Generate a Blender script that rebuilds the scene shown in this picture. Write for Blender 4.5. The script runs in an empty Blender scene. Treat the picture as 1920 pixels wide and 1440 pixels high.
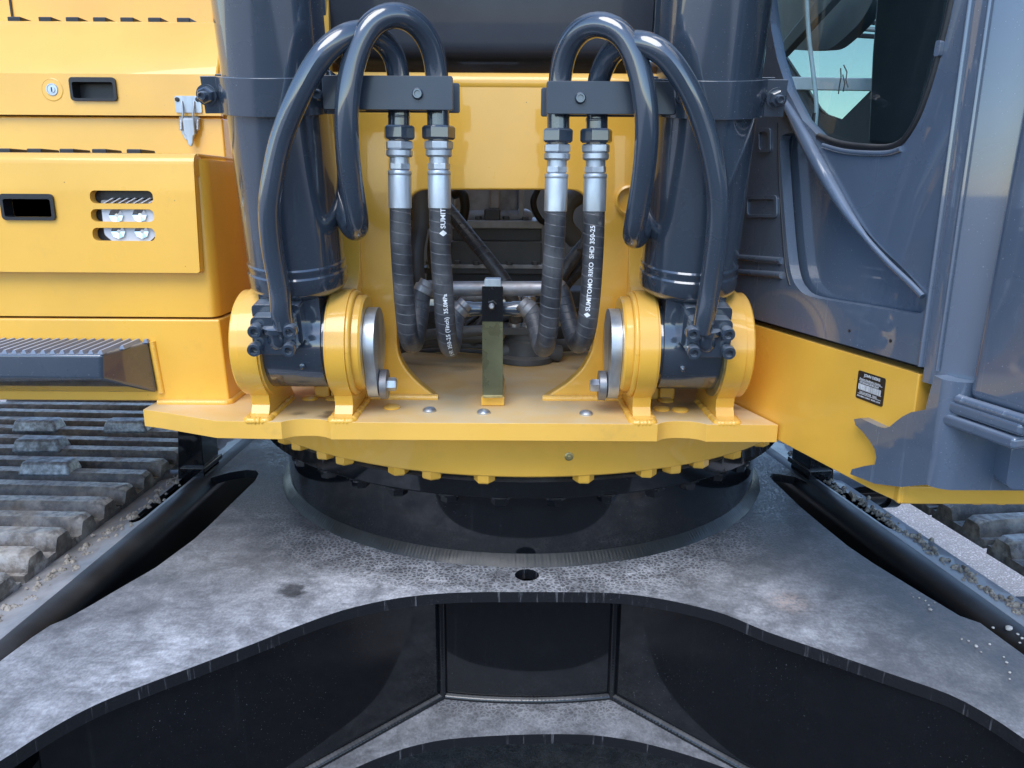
import bpy, bmesh, math, random
from mathutils import Vector, Matrix, Quaternion
from mathutils.geometry import tessellate_polygon
R = math.radians
random.seed(7)
sc = bpy.context.scene

# ------------------------------------------------------------------ camera
F_PX = 1442.0
PITCH, ROLL, CAM_Z = R(14.0), R(0.35), 1.65
cam_d = bpy.data.cameras.new("camera")
cam = bpy.data.objects.new("camera", cam_d)
sc.collection.objects.link(cam)
cam_d.sensor_width = 36.0
cam_d.lens = F_PX / 1920.0 * 36.0
cam_d.clip_start = 0.02
cam_d.clip_end = 3000.0
CAM_R = Matrix.Rotation(R(90) - PITCH, 3, 'X') @ Matrix.Rotation(ROLL, 3, 'Z')
cam.matrix_world = Matrix.Translation((0, 0, CAM_Z)) @ CAM_R.to_4x4()
sc.camera = cam

# ------------------------------------------------------------------ light
SUN_EL, SUN_AZ = R(52), R(198)       # azimuth measured clockwise from +Y
world = bpy.data.worlds.new("World")
sc.world = world
world.use_nodes = True
wn = world.node_tree
wn.nodes.clear()
sky = wn.nodes.new("ShaderNodeTexSky")
sky.sky_type = 'NISHITA'
sky.sun_disc = False
sky.sun_elevation = SUN_EL
sky.sun_rotation = SUN_AZ
sky.air_density = 1.0
sky.dust_density = 0.3
sky.ozone_density = 3.0
bg = wn.nodes.new("ShaderNodeBackground")
bg.inputs[1].default_value = 0.15
wo = wn.nodes.new("ShaderNodeOutputWorld")
wn.links.new(sky.outputs[0], bg.inputs[0])
wn.links.new(bg.outputs[0], wo.inputs[0])
sl = bpy.data.lights.new("sun", 'SUN')
sl.energy = 1.15
sl.angle = R(40)
sl.color = (1.0, 0.97, 0.93)
sun = bpy.data.objects.new("sun", sl)
sc.collection.objects.link(sun)
sdir = Vector((math.sin(SUN_AZ) * math.cos(SUN_EL), math.cos(SUN_AZ) * math.cos(SUN_EL), math.sin(SUN_EL)))
sun.rotation_euler = sdir.to_track_quat('Z', 'Y').to_euler()
sun.location = (0, -3, 6)
sc.view_settings.view_transform = 'Standard'
sc.view_settings.look = 'None'
sc.view_settings.exposure = 1.2
sc.view_settings.gamma = 1.0

# ------------------------------------------------------------------ survey helpers (pixel of the 1920x1440 photograph -> metres on a known plane)
CAM_P = Vector((0, 0, CAM_Z))
def ray(px, py):
    return CAM_R @ Vector((px - 960.0, 720.0 - py, -F_PX))
def PY(px, py, Y):
    d = ray(px, py); return CAM_P + d * (Y / d.y)
def PZ(px, py, Z):
    d = ray(px, py); return CAM_P + d * ((Z - CAM_Z) / d.z)
def PP(px, py, p0, n):
    d = ray(px, py); return CAM_P + d * ((p0 - CAM_P).dot(n) / d.dot(n))
# cab side wall: a vertical plane that runs forward and slightly outward
W0 = Vector((.389, 1.6, 0)); WD = Vector((.126, -.485, 0)).normalized(); WN = Vector((WD.y, -WD.x, 0)).normalized()
if WN.y > 0: WN = -WN
def Q(px, py, off=0.0):
    return PP(px, py, W0 + WN * off, WN)
def w2(p):
    return ((p - W0).dot(WD), p.z)
def wmap(off):
    return lambda u, v, w: W0 + WD * u + Vector((0, 0, v)) + WN * (off + w)

# ------------------------------------------------------------------ materials
class NT:
    def __init__(s, name):
        s.m = bpy.data.materials.new(name); s.m.use_nodes = True
        s.t = s.m.node_tree; s.t.nodes.clear()
        s.out = s.n("ShaderNodeOutputMaterial")
        s.b = s.n("ShaderNodeBsdfPrincipled")
        s.l(s.b.outputs[0], s.out.inputs[0])
        s.geo = s.n("ShaderNodeNewGeometry")
        s.pos = s.geo.outputs["Position"]
    def n(s, t, **k):
        x = s.t.nodes.new(t)
        for a, v in k.items(): setattr(x, a, v)
        return x
    def l(s, a, b): s.t.links.new(a, b)
    def set(s, x, v):
        if isinstance(v, (int, float)): x.default_value = v
        elif isinstance(v, (tuple, list)): x.default_value = (*v, 1.0) if len(v) == 3 and x.type == 'RGBA' else v
        else: s.l(v, x)
    def noise(s, scale, detail=4, rough=.55, vec=None, dist=0.0):
        x = s.n("ShaderNodeTexNoise"); s.l(vec or s.pos, x.inputs["Vector"])
        x.inputs["Scale"].default_value = scale; x.inputs["Detail"].default_value = detail
        x.inputs["Roughness"].default_value = rough; x.inputs["Distortion"].default_value = dist
        return x.outputs["Fac"]
    def vor(s, scale, feature='F1', vec=None, out="Distance", rnd=1.0):
        x = s.n("ShaderNodeTexVoronoi", feature=feature); s.l(vec or s.pos, x.inputs["Vector"])
        x.inputs["Scale"].default_value = scale; x.inputs["Randomness"].default_value = rnd
        return x.outputs[out]
    def ramp(s, x, a, b, lo=0.0, hi=1.0):
        r = s.n("ShaderNodeMapRange", interpolation_type='SMOOTHSTEP'); s.l(x, r.inputs[0])
        r.inputs[1].default_value = a; r.inputs[2].default_value = b
        r.inputs[3].default_value = lo; r.inputs[4].default_value = hi
        return r.outputs[0]
    def math(s, op, a, b=0.0, c=None):
        x = s.n("ShaderNodeMath", operation=op)
        s.set(x.inputs[0], a); s.set(x.inputs[1], b)
        if c is not None: s.set(x.inputs[2], c)
        return x.outputs[0]
    def mix(s, f, a, b):
        x = s.n("ShaderNodeMix", data_type='RGBA')
        s.set(x.inputs[0], f); s.set(x.inputs[6], a); s.set(x.inputs[7], b)
        return x.outputs[2]
    def xyz(s, v=None):
        x = s.n("ShaderNodeSeparateXYZ"); s.l(v or s.pos, x.inputs[0]); return x.outputs
    def up(s, a=.45, b=.95):
        x = s.n("ShaderNodeSeparateXYZ"); s.l(s.geo.outputs["Normal"], x.inputs[0]); return s.ramp(x.outputs[2], a, b)
    def bump(s, h, strength=.2, dist=.002):
        x = s.n("ShaderNodeBump"); s.l(h, x.inputs["Height"])
        x.inputs["Strength"].default_value = strength; x.inputs["Distance"].default_value = dist
        s.l(x.outputs[0], s.b.inputs["Normal"])
    def stretched(s, sx, sy, sz):
        x = s.n("ShaderNodeMapping"); s.l(s.pos, x.inputs[0]); x.inputs[3].default_value = (sx, sy, sz); return x.outputs[0]

def paint(name, col, rough=.28, coat=.5, cior=1.5, spots=(),  var=.08, dust=.5, dustcol=(.42, .38, .33), speck=0.0, peel=.05, streak=0.0, grime=.12):
    t = NT(name)
    n1 = t.noise(3.5, 5)
    base = t.mix(t.ramp(n1, .3, .7), tuple(c * (1 - var) for c in col), tuple(min(1, c * (1 + var)) for c in col))
    g = t.math('MULTIPLY', t.ramp(t.noise(14, 8, .65), .55, .78), grime)
    base = t.mix(g, base, tuple(c * .45 + d * .12 for c, d in zip(col, dustcol)))
    ch = t.math('MULTIPLY', t.ramp(t.vor(42), .035, .06, 1, 0), t.ramp(t.noise(11, 3), .56, .66))
    base = t.mix(t.math('MULTIPLY', ch, .7), base, tuple(c * .18 for c in col))
    d = t.math('MULTIPLY', t.up(), t.ramp(t.noise(7, 7, .62), .28, .72, dust * .35, dust))
    if streak:
        sn = t.noise(1.0, 6, .6, vec=t.stretched(60, 60, 2.2))
        d = t.math('MAXIMUM', d, t.math('MULTIPLY', t.ramp(sn, .60, .78), streak))
    if speck:
        v = t.vor(170); v2 = t.vor(61)
        sp = t.math('MAXIMUM', t.ramp(v, .055, .11, 1, 0), t.ramp(v2, .03, .075, 1, 0))
        sp = t.math('MULTIPLY', sp, t.ramp(t.noise(5, 3), .40, .66))
        d = t.math('MAXIMUM', d, t.math('MULTIPLY', sp, speck))
    base = t.mix(d, base, dustcol)
    for c, r0, r1, sc_, amt in spots:
        v = t.n("ShaderNodeVectorMath", operation='DISTANCE'); t.l(t.pos, v.inputs[0]); v.inputs[1].default_value = c
        q = t.math('ADD', v.outputs["Value"], t.math('MULTIPLY', t.math('SUBTRACT', t.noise(38, 5, .6), .5), r1 * 1.3))
        base = t.mix(t.math('MULTIPLY', t.ramp(q, r0, r1, 1, 0), amt), base, sc_)
    t.l(base, t.b.inputs["Base Color"])
    rr = t.ramp(t.noise(9, 5), .3, .75, rough * .8, rough * 1.25)
    rr = t.math('ADD', rr, t.math('MULTIPLY', d, .55))
    t.l(rr, t.b.inputs["Roughness"])
    cw = t.math('SUBTRACT', coat, t.math('MULTIPLY', d, coat)); t.l(cw, t.b.inputs["Coat Weight"])
    t.b.inputs["Coat Roughness"].default_value = .035; t.b.inputs["Coat IOR"].default_value = cior
    t.bump(t.noise(55, 3, .5), peel, .0015)
    return t.m

def metal(name, col, rough=.35, metallic=.9, var=.25, scale=18, bump=.1, rust=None, rustamt=0.0, strz=1.0):
    t = NT(name)
    v = t.stretched(1, 1, strz)
    n1 = t.noise(scale, 6, .6, vec=v)
    base = t.mix(t.ramp(n1, .3, .72), tuple(c * (1 - var) for c in col), tuple(min(1, c * (1 + var * .5)) for c in col))
    if rust:
        f = t.math('MULTIPLY', t.ramp(t.noise(11, 7, .65), .5, .72), rustamt)
        base = t.mix(f, base, rust)
        t.l(t.math('SUBTRACT', metallic, t.math('MULTIPLY', f, metallic)), t.b.inputs["Metallic"])
    else:
        t.b.inputs["Metallic"].default_value = metallic
    t.l(base, t.b.inputs["Base Color"])
    t.l(t.ramp(t.noise(26, 5), .3, .7, rough * .75, rough * 1.3), t.b.inputs["Roughness"])
    t.bump(t.noise(70, 4), bump, .001)
    return t.m

def plain(name, col, rough=.5, bump=.0, scale=40, metallic=0.0, var=.15, dust=0.0):
    t = NT(name)
    base = t.mix(t.ramp(t.noise(8, 5), .3, .7), tuple(c * (1 - var) for c in col), tuple(min(1, c * (1 + var)) for c in col))
    if dust:
        d = t.math('MULTIPLY', t.up(.2, .9), t.ramp(t.noise(13, 6, .6), .3, .7, dust * .3, dust))
        base = t.mix(d, base, (.36, .33, .29))
    t.l(base, t.b.inputs["Base Color"])
    t.b.inputs["Roughness"].default_value = rough
    t.b.inputs["Metallic"].default_value = metallic
    if bump: t.bump(t.noise(scale, 5), bump, .002)
    return t.m

M_YEL = paint("yellow_paint", (.82, .445, .055), rough=.34, coat=.7, dust=.25, dustcol=(.62, .50, .30), grime=.24, speck=.22, streak=.035)
M_DECK = paint("dusty_yellow_paint", (.78, .44, .075), rough=.42, coat=.15, dust=.85, dustcol=(.64, .55, .38), grime=.55, speck=.2, spots=[(PZ(625, 778, 1.258), .01, .035, (.10, .06, .03), .85), (PZ(560, 775, 1.258), .0, .022, (.14, .09, .05), .7), (PZ(1290, 760, 1.258), .0, .05, (.16, .10, .05), .6), (PZ(1380, 765, 1.258), .0, .03, (.14, .09, .05), .6), (PZ(870, 690, 1.258), .0, .05, (.30, .22, .13), .6), (PZ(1085, 690, 1.258), .0, .04, (.2, .14, .08), .5)])
M_GREY = paint("grey_paint", (.034, .050, .074), rough=.24, coat=1.0, cior=1.75, dust=.5, dustcol=(.30, .34, .40), speck=.35, streak=.05, grime=.1, peel=.04)
M_GREYB = paint("dulled_grey_paint", (.030, .042, .062), rough=.34, coat=.1, dust=.4, dustcol=(.30, .34, .40), speck=.3, grime=.3)  # grey paint made darker and duller, imitating a dark reflection on the brackets
M_CAB = paint("cab_grey_paint", (.084, .117, .170), rough=.26, coat=1.0, cior=1.75, dust=.45, dustcol=(.36, .40, .47), speck=.5, streak=.22, grime=.1, peel=.05)
M_NAVY = paint("boom_paint", (.018, .023, .036), rough=.5, coat=.15, dust=.3, dustcol=(.2, .2, .2), speck=.2)
M_BLK = paint("black_paint", (.0050, .0060, .0080), rough=.085, coat=.45, dust=.55, dustcol=(.22, .22, .22), speck=.5, streak=.03, peel=.03)
M_ZINC = metal("zinc_plate", (.54, .59, .64), .42, .75, .30, 22, .10, strz=.25)
M_BOLT = metal("zinc_bolt", (.55, .58, .62), .35, .85, .2, 40)
M_ZYEL = metal("yellow_zinc", (.52, .44, .22), .38, .85, .25, 30)
M_OLIVE = metal("olive_zinc", (.19, .19, .11), .30, .7, .18, 9)
M_STEEL = metal("pipe_steel", (.26, .26, .27), .42, .6, .25, 20, .12, rust=(.16, .075, .04), rustamt=.7)
M_CAST = metal("casting_grey", (.46, .48, .51), .55, .05, .25, 16, .2, rust=(.10, .085, .07), rustamt=.5)
M_DARKM = plain("dark_machinery", (.075, .082, .092), .5, .2, 30, dust=.3)
M_PLASTIC = plain("black_plastic", (.013, .014, .017), .42, .15, 160, dust=.25)
M_WHITE = plain("white_print", (.75, .76, .77), .5)
M_LAMP = plain("lamp_housing", (.50, .52, .56), .4)
M_LED = metal("led_reflector", (.85, .87, .85), .12, 1.0, .1, 40, 0)
def glass2():
    m = bpy.data.materials.new("dark_tinted_glass"); m.use_nodes = True; t = m.node_tree; t.nodes.clear()
    o = t.nodes.new("ShaderNodeOutputMaterial"); tr = t.nodes.new("ShaderNodeBsdfTransparent"); tr.inputs[0].default_value = (.60, .64, .57, 1)
    gl = t.nodes.new("ShaderNodeBsdfGlossy"); gl.inputs["Roughness"].default_value = .03; mx = t.nodes.new("ShaderNodeMixShader"); mx.inputs[0].default_value = .06
    t.links.new(tr.outputs[0], mx.inputs[1]); t.links.new(gl.outputs[0], mx.inputs[2]); t.links.new(mx.outputs[0], o.inputs[0])
    return m
M_GLASS2 = glass2()
M_INT = plain("dark_interior", (.012, .014, .017), .6, .2, 60)
M_TRIM = plain("cab_trim", (.30, .36, .38), .55, .1, 60)
M_PALE = plain("pale_trim", (.55, .62, .66), .5, .05, 60)

def hose_mat():
    t = NT("hose_rubber")
    uv = t.n("ShaderNodeUVMap"); x = t.xyz(uv.outputs[0])
    ph = t.math('ADD', t.math('DIVIDE', x[0], .0165), x[1])
    fr = t.math('FRACT', ph)
    line = t.ramp(fr, .0, .13, 1, 0)
    n = t.noise(16, 7, .62)
    base = t.mix(t.ramp(n, .35, .75), (.026, .029, .036), (.085, .088, .095))
    n2 = t.ramp(t.noise(33, 6, .7), .58, .74)
    base = t.mix(t.math('MULTIPLY', n2, .55), base, (.17, .16, .15))
    base = t.mix(t.math('MULTIPLY', line, t.ramp(t.noise(13, 4), .35, .7, .08, .55)), base, (.15, .15, .155))
    t.l(base, t.b.inputs["Base Color"])
    t.l(t.ramp(n, .3, .7, .36, .55), t.b.inputs["Roughness"])
    t.bump(t.math('ADD', t.math('MULTIPLY', line, -1.0), t.math('MULTIPLY', n, .35)), .55, .0014)
    return t.m
M_HOSE = hose_mat()
M_HOSE2 = plain("plain_hose_rubber", (.07, .072, .076), .55, .35, 55, var=.35)

def carbody_mat():
    t = NT("dusty_black_paint")
    up = t.up(.6, .9)
    p = t.pos
    big = t.noise(2.6, 6, .6)
    mid = t.noise(9, 8, .68, dist=.6)
    wn_ = t.n("ShaderNodeTexNoise"); t.l(p, wn_.inputs[0]); wn_.inputs["Scale"].default_value = 30; wn_.inputs["Detail"].default_value = 3
    wv = t.n("ShaderNodeVectorMath", operation='MULTIPLY_ADD'); t.l(wn_.outputs["Color"], wv.inputs[0]); wv.inputs[1].default_value = (.02, .02, .02); t.l(p, wv.inputs[2])
    cells = t.vor(105, 'DISTANCE_TO_EDGE', vec=wv.outputs[0])
    drops = t.ramp(cells, .05, .22)            # dried drops: rims pale, hearts dark
    fine = t.noise(120, 4, .6)
    xyz = t.xyz()
    def spot(c, r0, r1):
        v = t.n("ShaderNodeVectorMath", operation='DISTANCE'); t.l(p, v.inputs[0]); v.inputs[1].default_value = c
        return t.ramp(v.outputs["Value"], r0, r1, 1, 0)
    a = spot(SP_A, .05, .42); b = spot(SP_B, .02, .30); c = spot(SP_C, .02, .26); d = spot(SP_D, .05, .40)
    zone = t.math('MAXIMUM', t.math('MAXIMUM', a, t.math('MULTIPLY', b, .75)), t.math('MAXIMUM', t.math('MULTIPLY', c, .6), t.math('MULTIPLY', d, .7)))
    st = t.noise(1.0, 7, .65, vec=t.stretched(26, 60, 1))
    zone = t.math('MULTIPLY', zone, t.ramp(mid, .36, .64, .22, 1.0))
    zone = t.math('MULTIPLY', zone, t.ramp(st, .35, .62, .45, 1.15))
    film = t.ramp(big, .3, .75, .36, .62)
    film = t.math('ADD', film, t.math('MULTIPLY', zone, .85))
    vd = t.n("ShaderNodeVectorMath", operation='DISTANCE'); t.l(p, vd.inputs[0]); vd.inputs[1].default_value = (.026, 2.126, .9)
    ringm = t.ramp(t.math('ADD', vd.outputs["Value"], t.math('MULTIPLY', big, .25)), .86, 1.0)
    grain = t.ramp(t.noise(210, 5, .7, vec=t.stretched(1, .6, 1)), .40, .60)
    cloud = t.ramp(t.noise(15, 8, .66, dist=.4), .30, .70, .48, 1.06)
    pat = t.mix(ringm, drops, t.math('MULTIPLY', grain, .34))
    patv = t.n("ShaderNodeSeparateColor"); t.l(pat, patv.inputs[0])
    k = t.math('MULTIPLY', film, t.math('SUBTRACT', 1.0, t.math('MULTIPLY', patv.outputs[0], .62)))
    k = t.math('MULTIPLY', t.math('MULTIPLY', k, cloud), t.ramp(fine, .3, .7, .85, 1.1))
    dr = t.math('MULTIPLY', t.ramp(t.noise(1.0, 6, .6, vec=t.stretched(120, 120, 9)), .58, .76), .22)
    k = t.math('MAXIMUM', t.math('MULTIPLY', k, up), dr)
    # small dark wiped blot and pinkish rubbed spots
    vb = t.n("ShaderNodeVectorMath", operation='DISTANCE'); t.l(p, vb.inputs[0]); vb.inputs[1].default_value = SP_BLOT
    bl = t.ramp(t.math('ADD', vb.outputs["Value"], t.math('MULTIPLY', t.math('SUBTRACT', t.noise(45, 4), .5), .05)), .014, .034, 1, 0)
    k = t.math('MULTIPLY', k, t.math('SUBTRACT', 1.0, t.math('MULTIPLY', bl, .75)))
    sp = t.math('MULTIPLY', t.ramp(t.vor(230), .05, .12, 1, 0), t.ramp(t.noise(6, 3), .45, .7))
    k = t.math('MAXIMUM', k, t.math('MULTIPLY', sp, .45))
    base = t.mix(k, (.010, .011, .014), (.57, .58, .61))
    rb = t.math('MULTIPLY', t.math('MULTIPLY', spot(SP_RUB, .0, .06), t.ramp(fine, .35, .6)), up)
    base = t.mix(t.math('MULTIPLY', rb, .7), base, (.55, .42, .36))
    t.l(base, t.b.inputs["Base Color"])
    t.l(t.ramp(k, 0, .4, .30, .70), t.b.inputs["Roughness"])
    t.l(t.math('SUBTRACT', .25, k), t.b.inputs["Coat Weight"]); t.b.inputs["Coat Roughness"].default_value = .15
    t.bump(t.math('ADD', t.math('MULTIPLY', drops, .5), fine), .25, .0012)
    return t.m
Z_CB = .90          # top of the carbody plate
SP_A = PZ(720, 1185, Z_CB); SP_B = PZ(1120, 1085, Z_CB); SP_C = PZ(1480, 1160, Z_CB); SP_D = PZ(300, 1290, Z_CB)
SP_BLOT = PZ(548, 1107, Z_CB); SP_RUB = PZ(1478, 1128, Z_CB)
M_CB = carbody_mat()

def track_mat():
    t = NT("muddy_track_steel")
    n = t.noise(9, 8, .68); f = t.noise(60, 5, .65)
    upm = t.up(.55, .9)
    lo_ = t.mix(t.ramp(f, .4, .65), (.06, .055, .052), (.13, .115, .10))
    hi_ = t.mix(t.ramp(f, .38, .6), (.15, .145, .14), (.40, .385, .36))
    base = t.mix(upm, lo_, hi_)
    m = t.math('MULTIPLY', t.ramp(n, .46, .68), .55)
    base = t.mix(m, base, t.mix(t.ramp(t.noise(31, 5), .4, .6), (.25, .205, .165), (.45, .40, .34)))
    y = t.ramp(t.xyz()[1], 1.1, 1.9, 1, 0)
    w = t.math('MULTIPLY', t.ramp(t.noise(17, 7, .7), .46, .62), t.math('MULTIPLY', y, .75))
    base = t.mix(w, base, (.52, .51, .50))
    t.l(base, t.b.inputs["Base Color"])
    t.l(t.ramp(m, 0, .6, .42, .9), t.b.inputs["Roughness"])
    t.bump(t.math('ADD', t.math('MULTIPLY', n, .4), t.math('MULTIPLY', f, .5)), .7, .0025)
    return t.m
M_TRACK = track_mat()
M_LUG = metal("worn_lug_steel", (.30, .33, .37), .5, .35, .5, 90, .5, rust=(.05, .05, .055), rustamt=.9)
def mud_mat():
    t = NT("dry_mud")
    n = t.noise(40, 5)
    t.l(t.mix(t.ramp(n, .3, .7), (.20, .175, .145), (.42, .37, .31)), t.b.inputs["Base Color"])
    t.b.inputs["Roughness"].default_value = .95
    t.bump(t.noise(150, 4), .6, .003)
    return t.m
M_MUD = mud_mat()
M_WELD = paint("weld_paint", (.010, .012, .013), rough=.42, coat=.0, dust=.06, dustcol=(.30,.33,.34), speck=.2)
M_TREAD = paint("worn_tread_paint", (.16, .19, .25), rough=.4, coat=.2, dust=.95, dustcol=(.52, .55, .62), speck=.3)
M_PLATE = plain("serial_plate_black", (.012, .012, .014), .3)
def stone_mat():
    t = NT("pale_stone")
    t.l(t.mix(t.ramp(t.noise(50, 5), .3, .7), (.36, .34, .32), (.60, .58, .55)), t.b.inputs["Base Color"])
    t.b.inputs["Roughness"].default_value = .9
    return t.m
M_STONE = stone_mat()
def ground_mat():
    t = NT("gravel_ground")
    v = t.vor(75, out="Color"); sep = t.n("ShaderNodeSeparateColor"); t.l(v, sep.inputs[0])
    e = t.ramp(t.vor(75, 'DISTANCE_TO_EDGE'), .0, .25)
    n = t.noise(1.3, 6)
    st = t.mix(sep.outputs[0], (.40, .36, .34), (.66, .60, .58))
    base = t.mix(e, (.36, .325, .30), st)
    x = t.xyz()
    # dark soil between the tracks, with the shade under the machine in its colour
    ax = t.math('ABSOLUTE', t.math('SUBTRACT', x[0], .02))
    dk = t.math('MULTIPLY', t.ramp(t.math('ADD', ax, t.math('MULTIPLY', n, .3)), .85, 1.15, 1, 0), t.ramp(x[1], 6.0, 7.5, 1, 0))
    dk = t.math('MAXIMUM', dk, t.math('MULTIPLY', t.ramp(t.math('ADD', x[1], n), 1.2, 1.8, 1, 0), t.ramp(ax, 3.5, 6.0, 1, 0)))  # dark soil also added out in front, so the black paint reflects less light
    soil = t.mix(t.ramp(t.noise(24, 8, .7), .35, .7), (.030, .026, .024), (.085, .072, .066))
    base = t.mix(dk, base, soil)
    t.l(base, t.b.inputs["Base Color"])
    t.b.inputs["Roughness"].default_value = .95
    t.bump(t.math('ADD', e, t.noise(45, 6)), .6, .006)
    return t.m
M_GND = ground_mat()
def glass_mat():
    m = bpy.data.materials.new("tinted_glass"); m.use_nodes = True; t = m.node_tree; t.nodes.clear()
    o = t.nodes.new("ShaderNodeOutputMaterial"); mx = t.nodes.new("ShaderNodeMixShader")
    tr = t.nodes.new("ShaderNodeBsdfTransparent"); tr.inputs[0].default_value = (.80, .89, .91, 1)
    gl = t.nodes.new("ShaderNodeBsdfGlossy"); gl.inputs[0].default_value = (1, 1, 1, 1); gl.inputs["Roughness"].default_value = .02
    fr = t.nodes.new("ShaderNodeFresnel"); fr.inputs[0].default_value = 1.5
    ge = t.nodes.new("ShaderNodeNewGeometry"); inv = t.nodes.new("ShaderNodeMath"); inv.operation = 'SUBTRACT'; inv.inputs[0].default_value = 1.0
    t.links.new(ge.outputs["Backfacing"], inv.inputs[1]); mu = t.nodes.new("ShaderNodeMath"); mu.operation = 'MULTIPLY'
    t.links.new(fr.outputs[0], mu.inputs[0]); t.links.new(inv.outputs[0], mu.inputs[1]); t.links.new(mu.outputs[0], mx.inputs[0]); t.links.new(tr.outputs[0], mx.inputs[1]); t.links.new(gl.outputs[0], mx.inputs[2])
    t.links.new(mx.outputs[0], o.inputs[0])
    return m
M_GLASS = glass_mat()

# ------------------------------------------------------------------ object helpers
WL = {}
def wl(o): return WL.get(o.name, Vector((0, 0, 0))) if o else Vector((0, 0, 0))
def empty(name, loc, parent=None, label=None, cat=None):
    o = bpy.data.objects.new(name, None); sc.collection.objects.link(o)
    loc = Vector(loc)
    if parent: o.parent = parent
    o.location = loc - wl(parent); WL[o.name] = loc
    o.empty_display_size = .05
    if label: o["label"] = label
    if cat: o["category"] = cat
    return o
def obj(name, verts, faces, mat, parent=None, smooth=35, bevel=0.0, segs=2, uv=None, origin=None, label=None):
    verts = [Vector(v) for v in verts]
    if origin is None:
        lo = Vector([min(v[i] for v in verts) for i in range(3)]); hi = Vector([max(v[i] for v in verts) for i in range(3)])
        origin = (lo + hi) / 2
    origin = Vector(origin)
    me = bpy.data.meshes.new(name)
    me.from_pydata([v - origin for v in verts], [], faces)
    bm = bmesh.new(); bm.from_mesh(me)
    if not uv: bmesh.ops.remove_doubles(bm, verts=bm.verts, dist=1e-5)
    bmesh.ops.recalc_face_normals(bm, faces=bm.faces)
    bm.to_mesh(me); bm.free()
    if uv:
        ul = me.uv_layers.new(name="UVMap")
        for lp in me.loops: ul.data[lp.index].uv = uv[lp.vertex_index]
    me.materials.append(mat)
    if smooth:
        me.polygons.foreach_set("use_smooth", [True] * len(me.polygons))
        me.set_sharp_from_angle(angle=R(smooth))
    o = bpy.data.objects.new(name, me); sc.collection.objects.link(o)
    if parent: o.parent = parent
    o.location = origin - wl(parent); WL[o.name] = origin
    if bevel:
        b = o.modifiers.new("edge", 'BEVEL'); b.width = bevel; b.segments = segs; b.limit_method = 'ANGLE'; b.angle_limit = R(38)
        b.harden_normals = True
    if label: o["label"] = label
    return o
def place(name, mesh, loc, d, parent, spin=0.0, mod=None):
    o = bpy.data.objects.new(name, mesh); sc.collection.objects.link(o)
    o.parent = parent; loc = Vector(loc)
    o.location = loc - wl(parent); WL[o.name] = loc
    q = Vector(d).to_track_quat('Z', 'Y') @ Quaternion((0, 0, 1), spin)
    o.rotation_euler = q.to_euler()
    return o
class G:
    """gathers several simple shapes of one part"""
    def __init__(s): s.v = []; s.f = []
    def add(s, vf):
        k = len(s.v); s.v += [Vector(p) for p in vf[0]]; s.f += [tuple(i + k for i in f) for f in vf[1]]; return s
def box(a, b):
    (x0, y0, z0), (x1, y1, z1) = a, b
    return [Vector(p) for p in ((x0, y0, z0), (x1, y0, z0), (x1, y1, z0), (x0, y1, z0), (x0, y0, z1), (x1, y0, z1), (x1, y1, z1), (x0, y1, z1))], \
        [(0, 3, 2, 1), (4, 5, 6, 7), (0, 1, 5, 4), (1, 2, 6, 5), (2, 3, 7, 6), (3, 0, 4, 7)]
def hexa(b4, t4):
    return [Vector(p) for p in list(b4) + list(t4)], [(0, 3, 2, 1), (4, 5, 6, 7), (0, 1, 5, 4), (1, 2, 6, 5), (2, 3, 7, 6), (3, 0, 4, 7)]
def area(p): return sum(p[i][0] * p[(i + 1) % len(p)][1] - p[(i + 1) % len(p)][0] * p[i][1] for i in range(len(p))) / 2
def prism(outer, t, mp, holes=(), t0=0.0):
    """flat plate of thickness t with holes; mp(u, v, w) -> world"""
    loops = [list(outer)] + [list(h) for h in holes]
    if area(loops[0]) < 0: loops[0].reverse()
    for h in loops[1:]:
        if area(h) > 0: h.reverse()
    flat = [p for l in loops for p in l]; n = len(flat)
    tris = tessellate_polygon([[Vector((p[0], p[1], 0)) for p in l] for l in loops])
    v = [mp(p[0], p[1], t0) for p in flat] + [mp(p[0], p[1], t0 + t) for p in flat]
    f = [tuple(x) for x in tris] + [tuple(i + n for i in reversed(x)) for x in tris]
    k = 0
    for l in loops:
        m = len(l)
        for i in range(m): f.append((k + i, k + (i + 1) % m, n + k + (i + 1) % m, n + k + i))
        k += m
    return v, f
def mapXZ(Y): return lambda u, v, w: Vector((u, Y + w, v))
def mapXY(Z): return lambda u, v, w: Vector((u, v, Z + w))
def mapYZ(X): return lambda u, v, w: Vector((X + w, u, v))
def arc(cx, cy, r, a0, a1, n):
    return [(cx + r * math.cos(R(a0 + (a1 - a0) * i / n)), cy + r * math.sin(R(a0 + (a1 - a0) * i / n))) for i in range(n + 1)]
def circ(cx, cy, r, n=32): return arc(cx, cy, r, 0, 360, n)[:-1]
def rrect(x0, y0, x1, y1, r, n=6):
    if x0 > x1: x0, x1 = x1, x0
    if y0 > y1: y0, y1 = y1, y0
    return arc(x1 - r, y1 - r, r, 0, 90, n) + arc(x0 + r, y1 - r, r, 90, 180, n) + arc(x0 + r, y0 + r, r, 180, 270, n) + arc(x1 - r, y0 + r, r, 270, 360, n)
def fillet(pts, r, n=5):
    out = []
    for i, p in enumerate(pts):
        a = Vector(pts[i - 1]); b = Vector(p); c = Vector(pts[(i + 1) % len(pts)])
        rr = r[i] if isinstance(r, (list, tuple)) else r
        d1 = (a - b); d2 = (c - b); k = min(rr, d1.length * .45, d2.length * .45)
        if k < 1e-5: out.append((b.x, b.y)); continue
        s = b + d1.normalized() * k; e = b + d2.normalized() * k
        for j in range(n + 1):
            t = j / n; q = s * (1 - t) ** 2 + b * 2 * t * (1 - t) + e * t * t
            out.append((q.x, q.y))
    return out
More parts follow.
